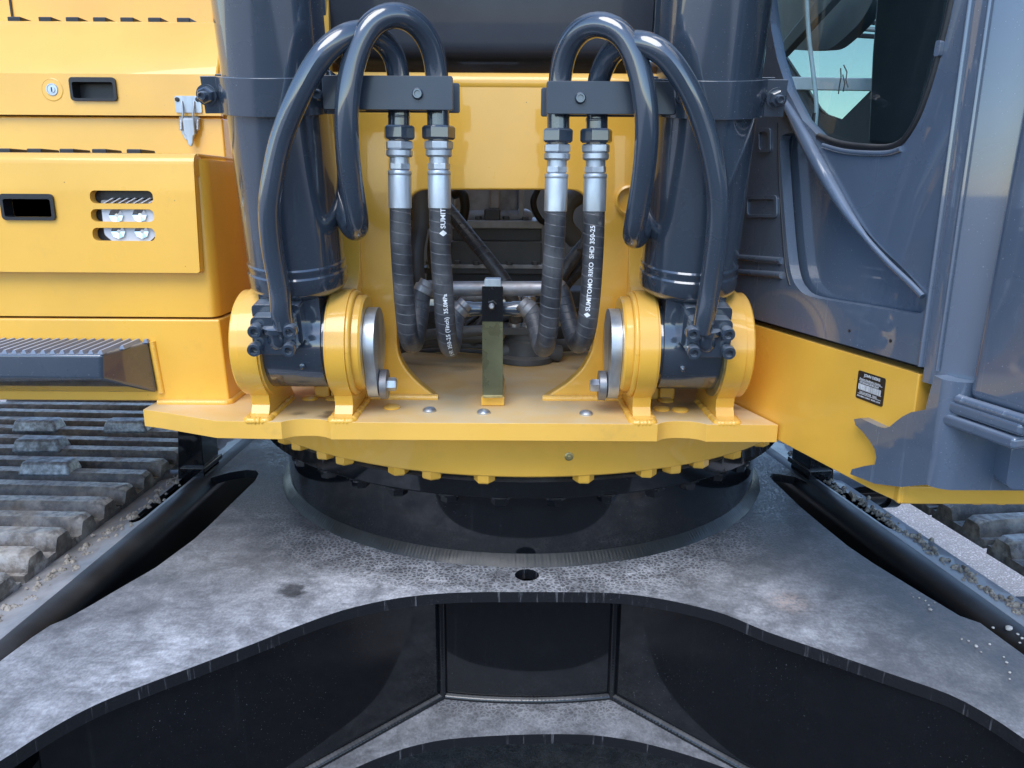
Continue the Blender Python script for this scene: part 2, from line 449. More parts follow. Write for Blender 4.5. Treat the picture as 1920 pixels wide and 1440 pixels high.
def spl(pts, n=8, closed=False):
    P = [Vector(p) for p in pts]; m = len(P); out = []
    rng = range(m) if closed else range(m - 1)
    for i in rng:
        p0 = P[(i - 1) % m] if closed or i > 0 else P[0] * 2 - P[1]
        p1 = P[i]; p2 = P[(i + 1) % m]
        p3 = P[(i + 2) % m] if closed or i + 2 < m else P[-1] * 2 - P[-2]
        for j in range(n):
            t = j / n
            out.append(.5 * ((2 * p1) + (p2 - p0) * t + (2 * p0 - 5 * p1 + 4 * p2 - p3) * t * t + (3 * p1 - p0 - 3 * p2 + p3) * t ** 3))
    if not closed: out.append(P[-1])
    return out
def resample(pts, n):
    L = [0]
    for a, b in zip(pts, pts[1:]): L.append(L[-1] + (b - a).length)
    out = []; k = 0
    for i in range(n + 1):
        s = L[-1] * i / n
        while k < len(L) - 2 and L[k + 1] < s: k += 1
        t = (s - L[k]) / max(1e-9, L[k + 1] - L[k]); out.append(pts[k].lerp(pts[k + 1], min(1, max(0, t))))
    return out, L[-1]
def smooth_path(pts, it=3):
    for _ in range(it):
        pts = [pts[0]] + [(pts[i - 1] + pts[i] * 2 + pts[i + 1]) / 4 for i in range(1, len(pts) - 1)] + [pts[-1]]
    return pts
def tube(pts, r, seg=20, caps=True):
    """returns verts, faces, uv (u metres along, v 0..1 round); r number or list"""
    n = len(pts); t = [(pts[min(n - 1, i + 1)] - pts[max(0, i - 1)]).normalized() for i in range(n)]
    up = Vector((0, -1, 0)) if abs(t[0].y) < .9 else Vector((1, 0, 0))
    N = (up - t[0] * up.dot(t[0])).normalized()
    v = []; f = []; uv = []; s = 0
    for i in range(n):
        if i:
            N = (N - t[i] * N.dot(t[i])).normalized(); s += (pts[i] - pts[i - 1]).length
        B = t[i].cross(N); rr = r[i] if isinstance(r, list) else r
        for j in range(seg + 1):
            a = 2 * math.pi * j / seg
            v.append(pts[i] + (N * math.cos(a) + B * math.sin(a)) * rr); uv.append((s, j / seg))
    m = seg + 1
    for i in range(n - 1):
        for j in range(seg): f.append((i * m + j, i * m + j + 1, (i + 1) * m + j + 1, (i + 1) * m + j))
    if caps:
        f.append(tuple(range(seg - 1, -1, -1))); f.append(tuple((n - 1) * m + j for j in range(seg)))
    return v, f, uv
def tube_obj(name, pts, r, mat, parent, seg=20, n=60, sm=3, label=None, caps=True):
    p, L = resample(pts, n); p = smooth_path(p, sm)
    v, f, uv = tube(p, r, seg, caps)
    return obj(name, v, f, mat, parent, smooth=50, uv=uv, label=label), p
def lathe(prof, o, ax, seg=40, ref=None):
    """prof [(r, h)...] round axis ax at o"""
    o = Vector(o); ax = Vector(ax).normalized()
    ref = Vector(ref) if ref else (Vector((0, 0, 1)) if abs(ax.z) < .9 else Vector((1, 0, 0)))
    A = (ref - ax * ref.dot(ax)).normalized(); B = ax.cross(A)
    v = []; f = []
    for r, h in prof:
        for j in range(seg):
            a = 2 * math.pi * j / seg; v.append(o + ax * h + (A * math.cos(a) + B * math.sin(a)) * max(r, 1e-4))
    for i in range(len(prof) - 1):
        for j in range(seg):
            k = (j + 1) % seg; f.append((i * seg + j, i * seg + k, (i + 1) * seg + k, (i + 1) * seg + j))
    if prof[0][0] > 1e-3: f.append(tuple(range(seg - 1, -1, -1)))
    if prof[-1][0] > 1e-3: f.append(tuple((len(prof) - 1) * seg + j for j in range(seg)))
    return v, f
def mesh_only(name, vf, mat, smooth=35):
    me = bpy.data.meshes.new(name); me.from_pydata([tuple(p) for p in vf[0]], [], vf[1])
    bm = bmesh.new(); bm.from_mesh(me); bmesh.ops.remove_doubles(bm, verts=bm.verts, dist=1e-5); bmesh.ops.recalc_face_normals(bm, faces=bm.faces); bm.to_mesh(me); bm.free()
    me.materials.append(mat); me.polygons.foreach_set("use_smooth", [True] * len(me.polygons)); me.set_sharp_from_angle(angle=R(smooth))
    return me
def hexhead(rad, h, washer=0.0, wr=1.25):
    """hexagon bolt head along +Z, chamfered, on an optional washer"""
    g = G(); z = 0
    if washer: g.add(lathe([(rad * wr, 0), (rad * wr, washer)], (0, 0, 0), (0, 0, 1), 28)); z = washer
    hp = lambda r, zz: [Vector((r * math.cos(R(60 * i)), r * math.sin(R(60 * i)), zz)) for i in range(6)]
    v = hp(rad, z - .001) + hp(rad, z + h * .82) + hp(rad * .84, z + h)
    f = [tuple(range(5, -1, -1))] + [(i, (i + 1) % 6, 6 + (i + 1) % 6, 6 + i) for i in range(6)] + [(6 + i, 6 + (i + 1) % 6, 12 + (i + 1) % 6, 12 + i) for i in range(6)] + [tuple(range(12, 18))]
    g.add((v, f)); return g.v, g.f
def hexnut(rad, h, o, ax, hole=0):
    ax = Vector(ax).normalized(); q = ax.to_track_quat('Z', 'Y'); o = Vector(o)
    rows = [(.86, 0), (1, h * .14), (1, h * .86), (.86, h)]; v = []; f = []
    for k, z in rows:
        for i in range(6): v.append(o + q @ Vector((rad * k * math.cos(R(60 * i + 15)), rad * k * math.sin(R(60 * i + 15)), z)))
    for i in range(3):
        for j in range(6): f.append((i * 6 + j, i * 6 + (j + 1) % 6, i * 6 + 6 + (j + 1) % 6, i * 6 + 6 + j))
    f += [tuple(range(5, -1, -1)), tuple(range(18, 24))]
    return v, f
def bead(pts, r, n=80, seg=8, amp=.07):
    n = n * 2; p, L = resample(pts, n); p = smooth_path(p, 1)
    rr = [r * (1 + amp * math.sin(i * 2.3) * random.uniform(.3, 1)) for i in range(n + 1)]
    return tube(p, rr, seg)[:2]
def text_mesh(s, size, res=3):
    c = bpy.data.curves.new("lettering", 'FONT'); c.body = s; c.size = size; c.resolution_u = res; c.fill_mode = 'FRONT'; c.offset = size * .022
    o = bpy.data.objects.new("lettering", c); sc.collection.objects.link(o)
    bpy.context.view_layer.update()
    me = bpy.data.meshes.new_from_object(o.evaluated_get(bpy.context.evaluated_depsgraph_get()))
    v = [Vector((p.co.x, p.co.y)) for p in me.vertices]; f = [tuple(p.vertices) for p in me.polygons]
    bpy.data.objects.remove(o); bpy.data.curves.remove(c); bpy.data.meshes.remove(me)
    return v, f
def sockethead(r, h):
    return lathe([(r * .94, 0), (r, h * .1), (r, h * .85), (r * .9, h), (r * .55, h), (r * .52, h * .45), (0, h * .4)], (0, 0, 0), (0, 0, 1), 24)

ME_RBOLT_Y = mesh_only("hex_bolt_yellow", hexhead(.021, .018), M_YEL)
ME_RBOLT_K = mesh_only("hex_bolt_black", hexhead(.019, .016, .004), M_BLK)
ME_SOCK = mesh_only("socket_bolt", sockethead(.0115, .018), M_GREY)
ME_DBOLT = mesh_only("dome_bolt", lathe([(.0125, 0), (.0125, .003), (.010, .006), (.005, .008), (0, .0085)], (0, 0, 0), (0, 0, 1), 20), M_BOLT)
ME_DBOLT_Y = mesh_only("dome_bolt_yellow", lathe([(.0155, 0), (.0155, .003), (.012, .0055), (0, .006)], (0, 0, 0), (0, 0, 1), 20), M_YEL)
ME_CBOLT = mesh_only("clamp_bolt", hexhead(.0125, .010, .003), M_GREY)
ME_BBOLT = mesh_only("button_bolt", lathe([(.0085, 0), (.0085, .003), (.0065, .006), (.0045, .006), (.004, .003), (0, .003)], (0, 0, 0), (0, 0, 1), 20), M_GREY)
ME_PBOLT = mesh_only("cap_bolt_zinc", hexhead(.0125, .016), M_BOLT)
ME_CASTBOLT = mesh_only("casing_bolt", hexhead(.016, .014), M_CAST)
# ------------------------------------------------------------------ ground
def ground():
    v = []; f = []
    S = 1500.0
    xs = [-S, -200, -40, -10, -4] + [-2 + .05 * i for i in range(81)] + [4, 10, 40, 200, S]
    ys = [-S, -200, -40, -10, -3] + [0 + .05 * i for i in range(101)] + [8, 14, 40, 200, S]
    rnd = random.Random(3)
    for y in ys:
        for x in xs:
            near = abs(x) <= 2.01 and -.01 <= y <= 5.01
            v.append((x, y, rnd.uniform(-.006, .006) if near else 0))
    n = len(xs)
    for j in range(len(ys) - 1):
        for i in range(n - 1): f.append((j * n + i, j * n + i + 1, (j + 1) * n + i + 1, (j + 1) * n + i))
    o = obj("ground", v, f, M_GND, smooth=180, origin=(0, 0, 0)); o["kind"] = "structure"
    o["label"] = "gravel and dark soil ground under the excavator"
    return o
ground()

XCV = empty("excavator", (.026, 2.126, 0), label="yellow and grey crawler excavator seen close between its boom cylinders", cat="excavator")

# ------------------------------------------------------------------ carbody (X shaped frame between the tracks)
CD = Vector((.026, 2.126, 0))
def outl(pix, z): return [(PZ(x, y, z).x, PZ(x, y, z).y) for x, y in pix]
carbody = empty("carbody", (CD.x, 1.6, Z_CB), XCV, label="dusty black X-shaped carbody between the tracks")
front = [(-260, 1575), (-100, 1482), (0, 1427), (60, 1388), (120, 1352), (178, 1322), (235, 1298), (295, 1275), (365, 1249), (480, 1205), (550, 1177), (640, 1145), (720, 1126), (780, 1117), (840, 1112), (905, 1110), (960, 1110), (1050, 1110), (1150, 1112),
         (1215, 1119), (1280, 1131), (1360, 1152), (1440, 1185), (1550, 1222), (1660, 1260), (1780, 1302), (1860, 1345), (1920, 1385), (2020, 1450), (2180, 1560)]
front = [tuple(p) for p in spl([Vector((x, y, 0)) for x, y in front], 3)]
front = [(p[0], p[1]) for p in front]
right_edge = [(2180, 1330), (1990, 1262), (1920, 1228), (1876, 1196), (1838, 1168), (1800, 1155), (1730, 1113), (1637, 1056), (1590, 1024), (1543, 986), (1500, 950), (1467, 918), (1450, 902), (1443, 893), (1447, 888), (1462, 889), (1490, 894), (1512, 904)]
left_edge = [(395, 896), (430, 886), (462, 881), (480, 882), (485, 888), (478, 902), (437, 941), (400, 978), (364, 1011), (292, 1064), (219, 1106), (170, 1135), (125, 1160), (95, 1172), (60, 1195), (0, 1240), (-120, 1330), (-330, 1470)]
L0, L1 = PZ(96, 1148, Z_CB), PZ(388, 897, Z_CB)
R0, R1 = PZ(1876, 1168, Z_CB), PZ(1526, 913, Z_CB)
LD = (L1 - L0).normalized(); RD = (R1 - R0).normalized()
farL = L0 + LD * ((3.3 - L0.y) / LD.y); farR = R0 + RD * ((3.3 - R0.y) / RD.y)
oo = outl(front, Z_CB) + outl(right_edge, Z_CB) + [(farR.x, farR.y), (farL.x, farL.y)] + outl(left_edge, Z_CB)
hole_c = PZ(988, 1078, Z_CB)
hole = circ(hole_c.x, hole_c.y, .0245, 28)
obj("top_plate", *prism(oo, .022, mapXY(Z_CB - .022), [hole]), M_CB, carbody, smooth=30, bevel=.0025)
obj("hole_sleeve", *lathe([(.0265, -.0225), (.0265, -.012), (.0247, -.012), (.0247, -.0225)], (hole_c.x, hole_c.y, Z_CB), (0, 0, 1), 28), M_BLK, carbody)
Z_LO = .57
wl0, wr0 = PZ(831, 1305, Z_LO), PZ(1146, 1306, Z_LO)
cw = []
for i in range(13):
    t = i / 12; p = wl0.lerp(wr0, t); cw.append(Vector((p.x, p.y - .016 * (1 - (2 * t - 1) ** 2), 0)))
def wall(path, z0, z1, th, mat, name, parent, **k):
    a = []; b = []
    for i, p in enumerate(path):
        d = (path[min(len(path) - 1, i + 1)] - path[max(0, i - 1)]); d.z = 0; d.normalize(); n = Vector((-d.y, d.x, 0))
        a.append((p.x, p.y)); b.append((p.x + n.x * th, p.y + n.y * th))
    return obj(name, *prism(a + b[::-1], z1 - z0, mapXY(z0)), mat, parent, **k)
wall(cw, Z_LO, Z_CB - .022, .016, M_BLK, "centre_web", carbody, smooth=30)
wlf = PZ(480, 1500, Z_LO); dl = (wlf - wl0).normalized()
wrf = PZ(1498, 1500, Z_LO); dr = (wrf - wr0).normalized()
wall([wl0 + dl * .75, wl0 + dl * .004], Z_LO, Z_CB - .022, .016, M_BLK, "side_web", carbody)
wall([wr0 + dr * .004, wr0 + dr * .75], Z_LO, Z_CB - .022, .016, M_BLK, "side_web", carbody)
for p in (wl0, wr0):
    pts = [Vector((p.x, p.y - .006, Z_LO + .004 + i * (.306 / 30))) for i in range(31)]
    obj("weld_bead", *bead(pts, .008, 60, 8, .06), M_BLK, carbody, smooth=60)
lo_front = [(380, 1560), (560, 1485), (620, 1458), (670, 1438), (700, 1425), (740, 1410), (770, 1400), (840, 1386), (960, 1378), (1085, 1377), (1170, 1386), (1260, 1407), (1360, 1440), (1470, 1486), (1650, 1560)]
lo_front = [(p.x, p.y) for p in spl([Vector((x, y, 0)) for x, y in lo_front], 3)]
lf = outl(lo_front, Z_LO)
lo_out = lf + [(1.25, .62), (1.25, 1.2), (.80, 1.75), (.82, 3.3), (-.80, 3.3), (-.78, 1.75), (-1.25, 1.2), (-1.25, .62)]
obj("bottom_plate", *prism(lo_out, .022, mapXY(Z_LO - .022)), M_CB, carbody, smooth=30, bevel=.0025)
off = Vector((0, -.004, .004))
obj("weld_bead", *bead([p + Vector((0, -.004, Z_LO + .003)) for p in cw], .008, 60), M_BLK, carbody, smooth=60)
for a, d in ((wl0, dl), (wr0, dr)):
    obj("weld_bead", *bead([Vector((a.x, a.y, Z_LO + .003)) + d * (.03 * i) + Vector((0, -.004, 0)) for i in range(24)], .009, 120), M_BLK, carbody, smooth=60)
# webs under the plate beside the slots
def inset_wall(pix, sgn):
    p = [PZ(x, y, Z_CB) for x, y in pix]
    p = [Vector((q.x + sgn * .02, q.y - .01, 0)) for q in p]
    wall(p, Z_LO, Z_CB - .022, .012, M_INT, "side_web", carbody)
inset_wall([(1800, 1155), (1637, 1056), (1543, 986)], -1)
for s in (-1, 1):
    obj("slot_dark_sheet", *prism([(.02 + s * .24, 1.56), (.02 + s * .82, 1.0), (.02 + s * .82, 2.9), (.02 + s * .24, 2.9)], .01, mapXY(.70)), M_INT, carbody)  # sheet added below the plate so the slots look dark inside
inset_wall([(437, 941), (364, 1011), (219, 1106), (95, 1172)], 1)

# ------------------------------------------------------------------ side frames (one each side) and their brackets
def side_frame(p0, D, sgn, label):
    O = Vector((D.y, -D.x, 0)) * sgn
    if O.x * sgn < 0: O = -O
    base = p0 + D * 0.9
    root = empty("side_frame", (base.x, base.y, .5), XCV, label=label)
    def mp(d, o, z): return Vector((p0.x, p0.y, 0)) + D * d + O * o + Vector((0, 0, z))
    d0, d1 = -.20, 2.2
    sec = [(-.022, .40), (-.022, .862)] + [(.018 + .04 * math.cos(R(a)), .862 + .04 * math.sin(R(a))) for a in range(180, 89, -15)][1:] + [(.030, .9015), (.030, .885), (.012, .86), (.012, .40)]
    v = [mp(d0, o, z) for o, z in sec] + [mp(d1, o, z) for o, z in sec]; n = len(sec)
    f = [(i, (i + 1) % n, n + (i + 1) % n, n + i) for i in range(n)] + [tuple(range(n - 1, -1, -1)), tuple(range(n, 2 * n))]
    obj("frame_wall", v, f, M_WALL, root, smooth=40)
    W = .118 if sgn > 0 else .15
    slot = rrect(.40, .042, .80, .072, .015)
    def tm(u, w, t): return mp(u, w, .9015 - (w - .03) * .16 + t)
    obj("frame_cover", *prism([(d0, .0305), (d1, .0305), (d1, W), (d0, W)], .012, lambda u, w, t: tm(u, w, t - .012), [slot]), M_FRAME, root, smooth=30, bevel=.002)
    v = [mp(d, W - .012, z) for d, z in ((d0, .40), (d1, .40), (d1, .872), (d0, .872))]
    obj("frame_wall", v + [p + O * .01 for p in v], [(0, 1, 2, 3), (7, 6, 5, 4), (0, 4, 5, 1), (1, 5, 6, 2), (2, 6, 7, 3), (3, 7, 4, 0)], M_FRAME, root)
    return root, mp
M_WALL = paint("frame_wall_paint", (.007, .008, .010), rough=.36, coat=.0, dust=.16, dustcol=(.3, .3, .31), speck=.4)
M_FRAME = paint("dusty_frame_paint", (.010, .011, .013), rough=.30, coat=.6, dust=.85, dustcol=(.44, .44, .45), speck=.4, streak=.03)
SFL, mpl = side_frame(L0, LD, -1, "black side frame beside the track with the most visible shoes")
SFR, mpr = side_frame(R0, RD, 1, "black side frame beside the track under the cab")
def carrier(root, mp, d, o):
    """carrier roller bracket standing on the frame"""
    g = G().add(hexa([mp(d, o, .88), mp(d + .10, o, .88), mp(d + .10, o + .075, .88), mp(d, o + .075, .88)], [mp(d, o, 1.10), mp(d + .10, o, 1.10), mp(d + .10, o + .055, 1.10), mp(d, o + .055, 1.10)]))
    g.add(hexa([mp(d - .012, o - .006, .915), mp(d + .112, o - .006, .915), mp(d + .112, o + .06, .915), mp(d - .012, o + .06, .915)], [mp(d - .012, o - .006, .93), mp(d + .112, o - .006, .93), mp(d + .112, o + .06, .93), mp(d - .012, o + .06, .93)]))
    obj("roller_bracket", g.v, g.f, M_BLK, root, smooth=30, bevel=.003)
    c = mp(d + .05, o + .085, .845); ax = mp(d, o + 1, 0) - mp(d, o, 0)
    obj("carrier_roller", *lathe([(.03, -.01), (.055, 0), (.055, .05), (.045, .055), (.045, .16), (.055, .165), (.055, .2), (.02, .2)], c, ax, 32), M_BLK, root)
carrier(SFL, mpl, (PZ(400, 895, Z_CB) - L0).dot(LD), .01)
carrier(SFR, mpr, (PZ(1520, 900, Z_CB) - R0).dot(RD), .01)

# ------------------------------------------------------------------ crawler tracks
def shoe_mesh(sgn, seed):
    rnd = random.Random(seed)
    P_ = .186; Wd = .88
    g = G(); g.add(box((-Wd / 2, -.088, -.020), (Wd / 2, .088, 0)))
    for k, yc in enumerate((-.046, .046)):
        secs = []
        N = 34
        for i in range(N + 1):
            x = -Wd / 2 + Wd * i / N
            if i == 1: x = -Wd / 2 + .010
            if i == N - 1: x = Wd / 2 - .010
            e = min(i, N - i); h = .036 if e > 0 else .027
            if e == 1: h = .0355
            j = lambda s: rnd.uniform(-s, s) * .7
            jj = .0009
            secs.append([(x + j(jj), yc - .030, -.001), (x + j(jj), yc - .0215 + j(jj), h * .82), (x, yc - .016 + j(jj), h + j(jj) * .5), (x, yc + .016 + j(jj), h + j(jj) * .5), (x, yc + .0215 + j(jj), h * .82), (x, yc + .030, -.001)])
        v = [p for s in secs for p in s]; f = []
        for i in range(N):
            for q in range(5): f.append((i * 6 + q, i * 6 + q + 1, i * 6 + 7 + q, i * 6 + 6 + q))
        f += [tuple(range(5, -1, -1)), tuple(N * 6 + q for q in range(6))]
        g.add((v, f))
    return mesh_only("track_shoe", (g.v, g.f), M_TRACK, 40)
def lug_mesh():
    v, f = hexa([(-.070, -.034, .0), (.070, -.034, 0), (.070, .034, 0), (-.070, .034, 0)], [(-.060, -.024, .036), (.060, -.024, .036), (.060, .024, .036), (-.060, .024, .036)])
    return mesh_only("ice_lug", (v, f), M_LUG, 30)
ME_LUG = lug_mesh()
def track(xin, sgn, D, y0, y1, seed, lugs, label, z=.93, end=1.35):
    xc = xin + sgn * .44
    root = empty("crawler_track", (xc, 2.2, z), XCV, label=label)
    meshes = [shoe_mesh(sgn, seed + i) for i in range(4)]
    y = y0; i = 0; zz = z - .034
    ys = []
    while y < y1: ys.append(y); y += .186
    # the run over the front wheel
    for k, y in enumerate(ys):
        dz = 0 if y > end else -(end - y) ** 2 * .42
        ang = 0 if y > end else math.atan((end - y) * .84)
        o = place("track_shoe", meshes[(k * 3 + seed) % 4], (xc + D.x / D.y * (y - 2), y, zz + dz + random.uniform(-.003, .003)), (0, -math.sin(ang), math.cos(ang)), root)
        o.rotation_euler = (ang + R(random.uniform(-.8, .8)), R(random.uniform(-.5, .5)), math.atan2(-D.x, D.y))
    for px, py in lugs:
        p = PZ(px, py, z + .03); k = min(ys, key=lambda t: abs(t + .046 - p.y))
        o = place("ice_lug", ME_LUG, (p.x, k + .046, zz + .028), (0, 0, 1), root)
        o.rotation_euler = (0, 0, 0)
        b = o.modifiers.new("edge", 'BEVEL'); b.width = .007; b.segments = 2
    return root
TL = track(-.952, -1, LD, .94, 3.5, 1, [(60, 790), (236, 788), (79, 818), (106, 853)], "muddy crawler track, shoes in full view beside the step")
TR = track(1.010, 1, RD, .99, 3.3, 11, [], "muddy crawler track half hidden under the cab platform", z=.93, end=1.5)
# idler yoke at the near end under the cab-side track
yk = PZ(1888, 1110, .88)
g = G().add(hexa([(yk.x + .02, yk.y - .16, .55), (yk.x + .35, yk.y - .16, .55), (yk.x + .35, yk.y + .02, .55), (yk.x + .02, yk.y + .02, .55)], [(yk.x + .01, yk.y - .16, .84), (yk.x + .35, yk.y - .16, .84), (yk.x + .35, yk.y + .0, .875), (yk.x + .01, yk.y + .0, .875)]))
obj("idler_yoke", g.v, g.f, M_BLK, SFR, smooth=30, bevel=.008)

# ------------------------------------------------------------------ drum, bearing and slewing ring
def ringpart(name, prof, mat, parent, seg=160, **k): return obj(name, *lathe(prof, (CD.x, CD.y, 0), (0, 0, 1), seg), mat, parent, smooth=30, **k)
drum = obj("frame_drum", *lathe([(.600, Z_CB), (.641, Z_CB), (.641, 1.0595), (.600, 1.0595)], (CD.x, CD.y - .020, 0), (0, 0, 1), 160), M_BLK, XCV, smooth=30)
n = 1700; v = []; f = []
for i in range(n):
    a = 2 * math.pi * i / n
    w = .00025 * math.sin(i * 1.9) + random.uniform(-.00025, .00025)
    lobe = .0012 * math.sin(a * 23) * math.sin(a * 7.3)
    for k, (r_, z_) in enumerate(((.6402, .0215), (.6430 + w * .3, .0190 + w), (.6490 + w, .0130 + w), (.6560 + lobe, .0058 + w * .6), (.6600 + lobe, .0002))):
        r_ += .0008; v.append((CD.x + r_ * math.cos(a), CD.y - .020 + r_ * math.sin(a), Z_CB + z_))
    j = (i + 1) % n
    for k in range(4): f.append((i * 5 + k, j * 5 + k, j * 5 + k + 1, i * 5 + k + 1))
obj("weld_bead", v, f, M_WELD, drum, smooth=70)
bearing = ringpart("slewing_bearing", [(.60, 1.060), (.700, 1.060), (.704, 1.064), (.704, 1.096), (.700, 1.100), (.690, 1.102), (.690, 1.116), (.60, 1.116)], M_BLK, XCV)
for px, py in ((545, 868), (595, 891), (660, 909), (737, 923), (838, 935), (937, 940), (1043, 941), (1144, 936), (1240, 927), (1310, 914), (1370, 897), (1412, 880)):
    p = PZ(px, py, 1.052); d = Vector((p.x - CD.x, p.y - CD.y, 0)).normalized()
    place("ring_bolt", ME_RBOLT_K, (CD.x + d.x * .682, CD.y + d.y * .682, 1.060), (0, 0, -1), bearing, random.uniform(0, 1))
slew = ringpart("slewing_ring", [(.60, 1.118), (.733, 1.118), (.736, 1.121), (.736, 1.2255), (.60, 1.2255)], M_YEL, XCV)
for px, py in ((497, 832), (520, 845), (582, 860), (627, 869), (738, 886), (805, 893), (907, 898), (1097, 899), (1222, 891), (1278, 886), (1334, 877), (1410, 862), (1470, 838)):
    p = PZ(px, py, 1.108); d = Vector((p.x - CD.x, p.y - CD.y, 0)).normalized()
    place("ring_bolt", ME_RBOLT_Y, (CD.x + d.x * .713, CD.y + d.y * .713, 1.118), (0, 0, -1), slew, random.uniform(0, 1))
p = PY(1067, 857, CD.y - .735); d = Vector((p.x - CD.x, 0, 0)); a = math.asin(d.x / .736)
pl = Vector((CD.x + .736 * math.sin(a), CD.y - .736 * math.cos(a), p.z))
obj("grease_plug", *lathe([(.0085, -.003), (.0085, .0015), (.0065, .0025), (.006, .001), (.003, .001), (.003, .004), (0, .0045)], pl, (math.sin(a), -math.cos(a), 0), 24), M_ZYEL, slew)

# ------------------------------------------------------------------ deck plate
Z_DK = 1.258; T_DK = .032; XB = -.034
def dk(px, py): p = PZ(px, py, Z_DK); return (p.x, p.y)
n1 = dk(525, 793); n2 = dk(618, 793); n3 = dk(1232, 793); n4 = dk(1323, 793)
yf = 1.288
def notch(xa, xb):
    c = (xa + xb) / 2; h = (xb - xa) / 2
    return [(c + h * t, yf + .020 * (1 - abs(t) ** 3)) for t in (-1, -.8, -.55, -.25, .1, .4, .7, .9, 1)]
fr = [dk(268, 768), dk(300, 772), dk(404, 789), (n1[0] - .02, yf)] + notch(n1[0], n2[0]) + notch(n3[0], n4[0]) + [(.805 - .26 * yf - .004, yf)]
e = dk(1447, 793)
deck_o = fr + [(.805 - .26 * 1.42 - .005, 1.42), (.805 - .26 * 1.75 - .005, 1.75), (.805 - .26 * 2.1 - .005, 2.1), (.2, 2.9), (-1.1, 2.9), (-1.1, 1.62), dk(268, 768)[:1] + (1.62,)]
deck = obj("deck_plate", *prism(deck_o, T_DK, mapXY(Z_DK - T_DK)), M_DECK, XCV, smooth=30, bevel=.003, label="tan dusty yellow deck plate with bolt heads")
for px, py, m in ((735, 765, 0), (805, 771, 1), (907, 775, 1), (1099, 777, 1), (582, 748, 0), (1275, 770, 0), (1240, 768, 0), (1248, 752, 0), (1384, 752, 1), (625, 748, 0)):
    place("deck_bolt", ME_DBOLT if m else ME_DBOLT_Y, PZ(px, py, Z_DK), (0, 0, 1), deck)

# ------------------------------------------------------------------ boom bracket: front plate, side plates
YP = 1.45; TP = .03
def fp(px, py): p = PY(px, py, YP); return (p.x, p.z)
zdk = Z_DK
opening = [(822, 748), (783, 717), (760, 692), (747, 665), (744, 640), (745, 560), (752, 430), (772, 356), (1096, 356), (1116, 430), (1120, 560), (1116, 630), (1108, 662), (1092, 692), (1062, 720), (1017, 747)]
op = [fp(x, y) for x, y in opening]
op = fillet(op, [0, .02, .02, .02, .03, .05, .05, .028, .028, .05, .05, .03, .02, .02, .02, 0], 5)
zt = fp(935, 150)[1]
outer = [(op[0][0], zdk)] + op[1:-1] + [(op[-1][0], zdk), (XB + .32, zdk), (XB + .32, zt), (XB - .32, zt), (XB - .32, zdk)]
fplate = obj("front_plate", *prism(outer, TP, mapXZ(YP)), M_YEL, XCV, smooth=30, bevel=.004, segs=3, label="yellow front plate with an arched opening")
# soffit band and rolled top edge
obj("top_roll", *lathe([(.018, -.318), (.018, .318)], (XB, YP + .016, zt - .004), (1, 0, 0), 28), M_YEL, fplate)
for x0, x1 in ((op[0][0], XB - .30), (op[-1][0], XB + .30)):
    n = 20; pts = [Vector((x0 + (x1 - x0) * i / n, YP - .002, zdk + .002)) for i in range(n + 1)]
    obj("weld_bead", *bead(pts, .008, 60), M_YEL, fplate, smooth=60)
c = PY(1180, 376, YP)
obj("ring_boss", *lathe([(.026, -.002), (.0275, .006), (.0235, .009), (.020, .006), (.020, -.002)], (c.x, YP, c.z), (0, -1, 0), 40), M_YEL, fplate)
for s in (-1, 1):
    xa = XB + s * .322; xb_ = XB + s * .352
    obj("bracket_plate", *prism([(1.452, zdk), (2.3, zdk), (2.3, 2.5), (1.62, 2.5), (1.50, 2.05), (1.452, zt)], abs(xb_ - xa), mapYZ(min(xa, xb_))), M_YEL, XCV, smooth=30, bevel=.004)
    obj("edge_flange", *prism([(1.478, 1.86), (1.50, 2.02), (1.60, 2.42), (1.62, 2.42), (1.52, 2.02), (1.50, 1.86)], .018, mapYZ(XB + s * .306 - .009)), M_YEL, XCV, smooth=30, bevel=.002)
# cross tube behind the plate and the foot of the boom
cz = PY(935, 132, 1.75).z
obj("cross_tube", *lathe([(.045, -.32), (.045, .32)], (XB, 1.79, cz - .02), (1, 0, 0), 40), M_YEL, XCV, smooth=40)
bl = PY(617, 60, 1.50).x; br = PY(1223, 60, 1.50).x; bz = PY(935, 112, 1.51).z
prof = fillet([(1.505, bz), (1.49, bz + .22), (1.45, bz + .65), (1.75, bz + .65), (1.78, bz + .02), (1.70, bz - .005)], [.03, .1, 0, 0, .02, .02], 6)
boom = obj("boom", *prism(prof, br - bl, mapYZ(bl)), M_NAVY, XCV, smooth=35, bevel=.012, segs=4, label="dark navy boom foot between the bracket plates")
for x in (bl - .012, br + .002):
    obj("boom_cheek", *prism(fillet([(1.495, bz + .01), (1.48, bz + .23), (1.44, bz + .65), (1.50, bz + .65), (1.535, bz + .23), (1.55, bz + .01)], .02, 4), .010, mapYZ(x)), M_GREY, boom, smooth=35, bevel=.002)

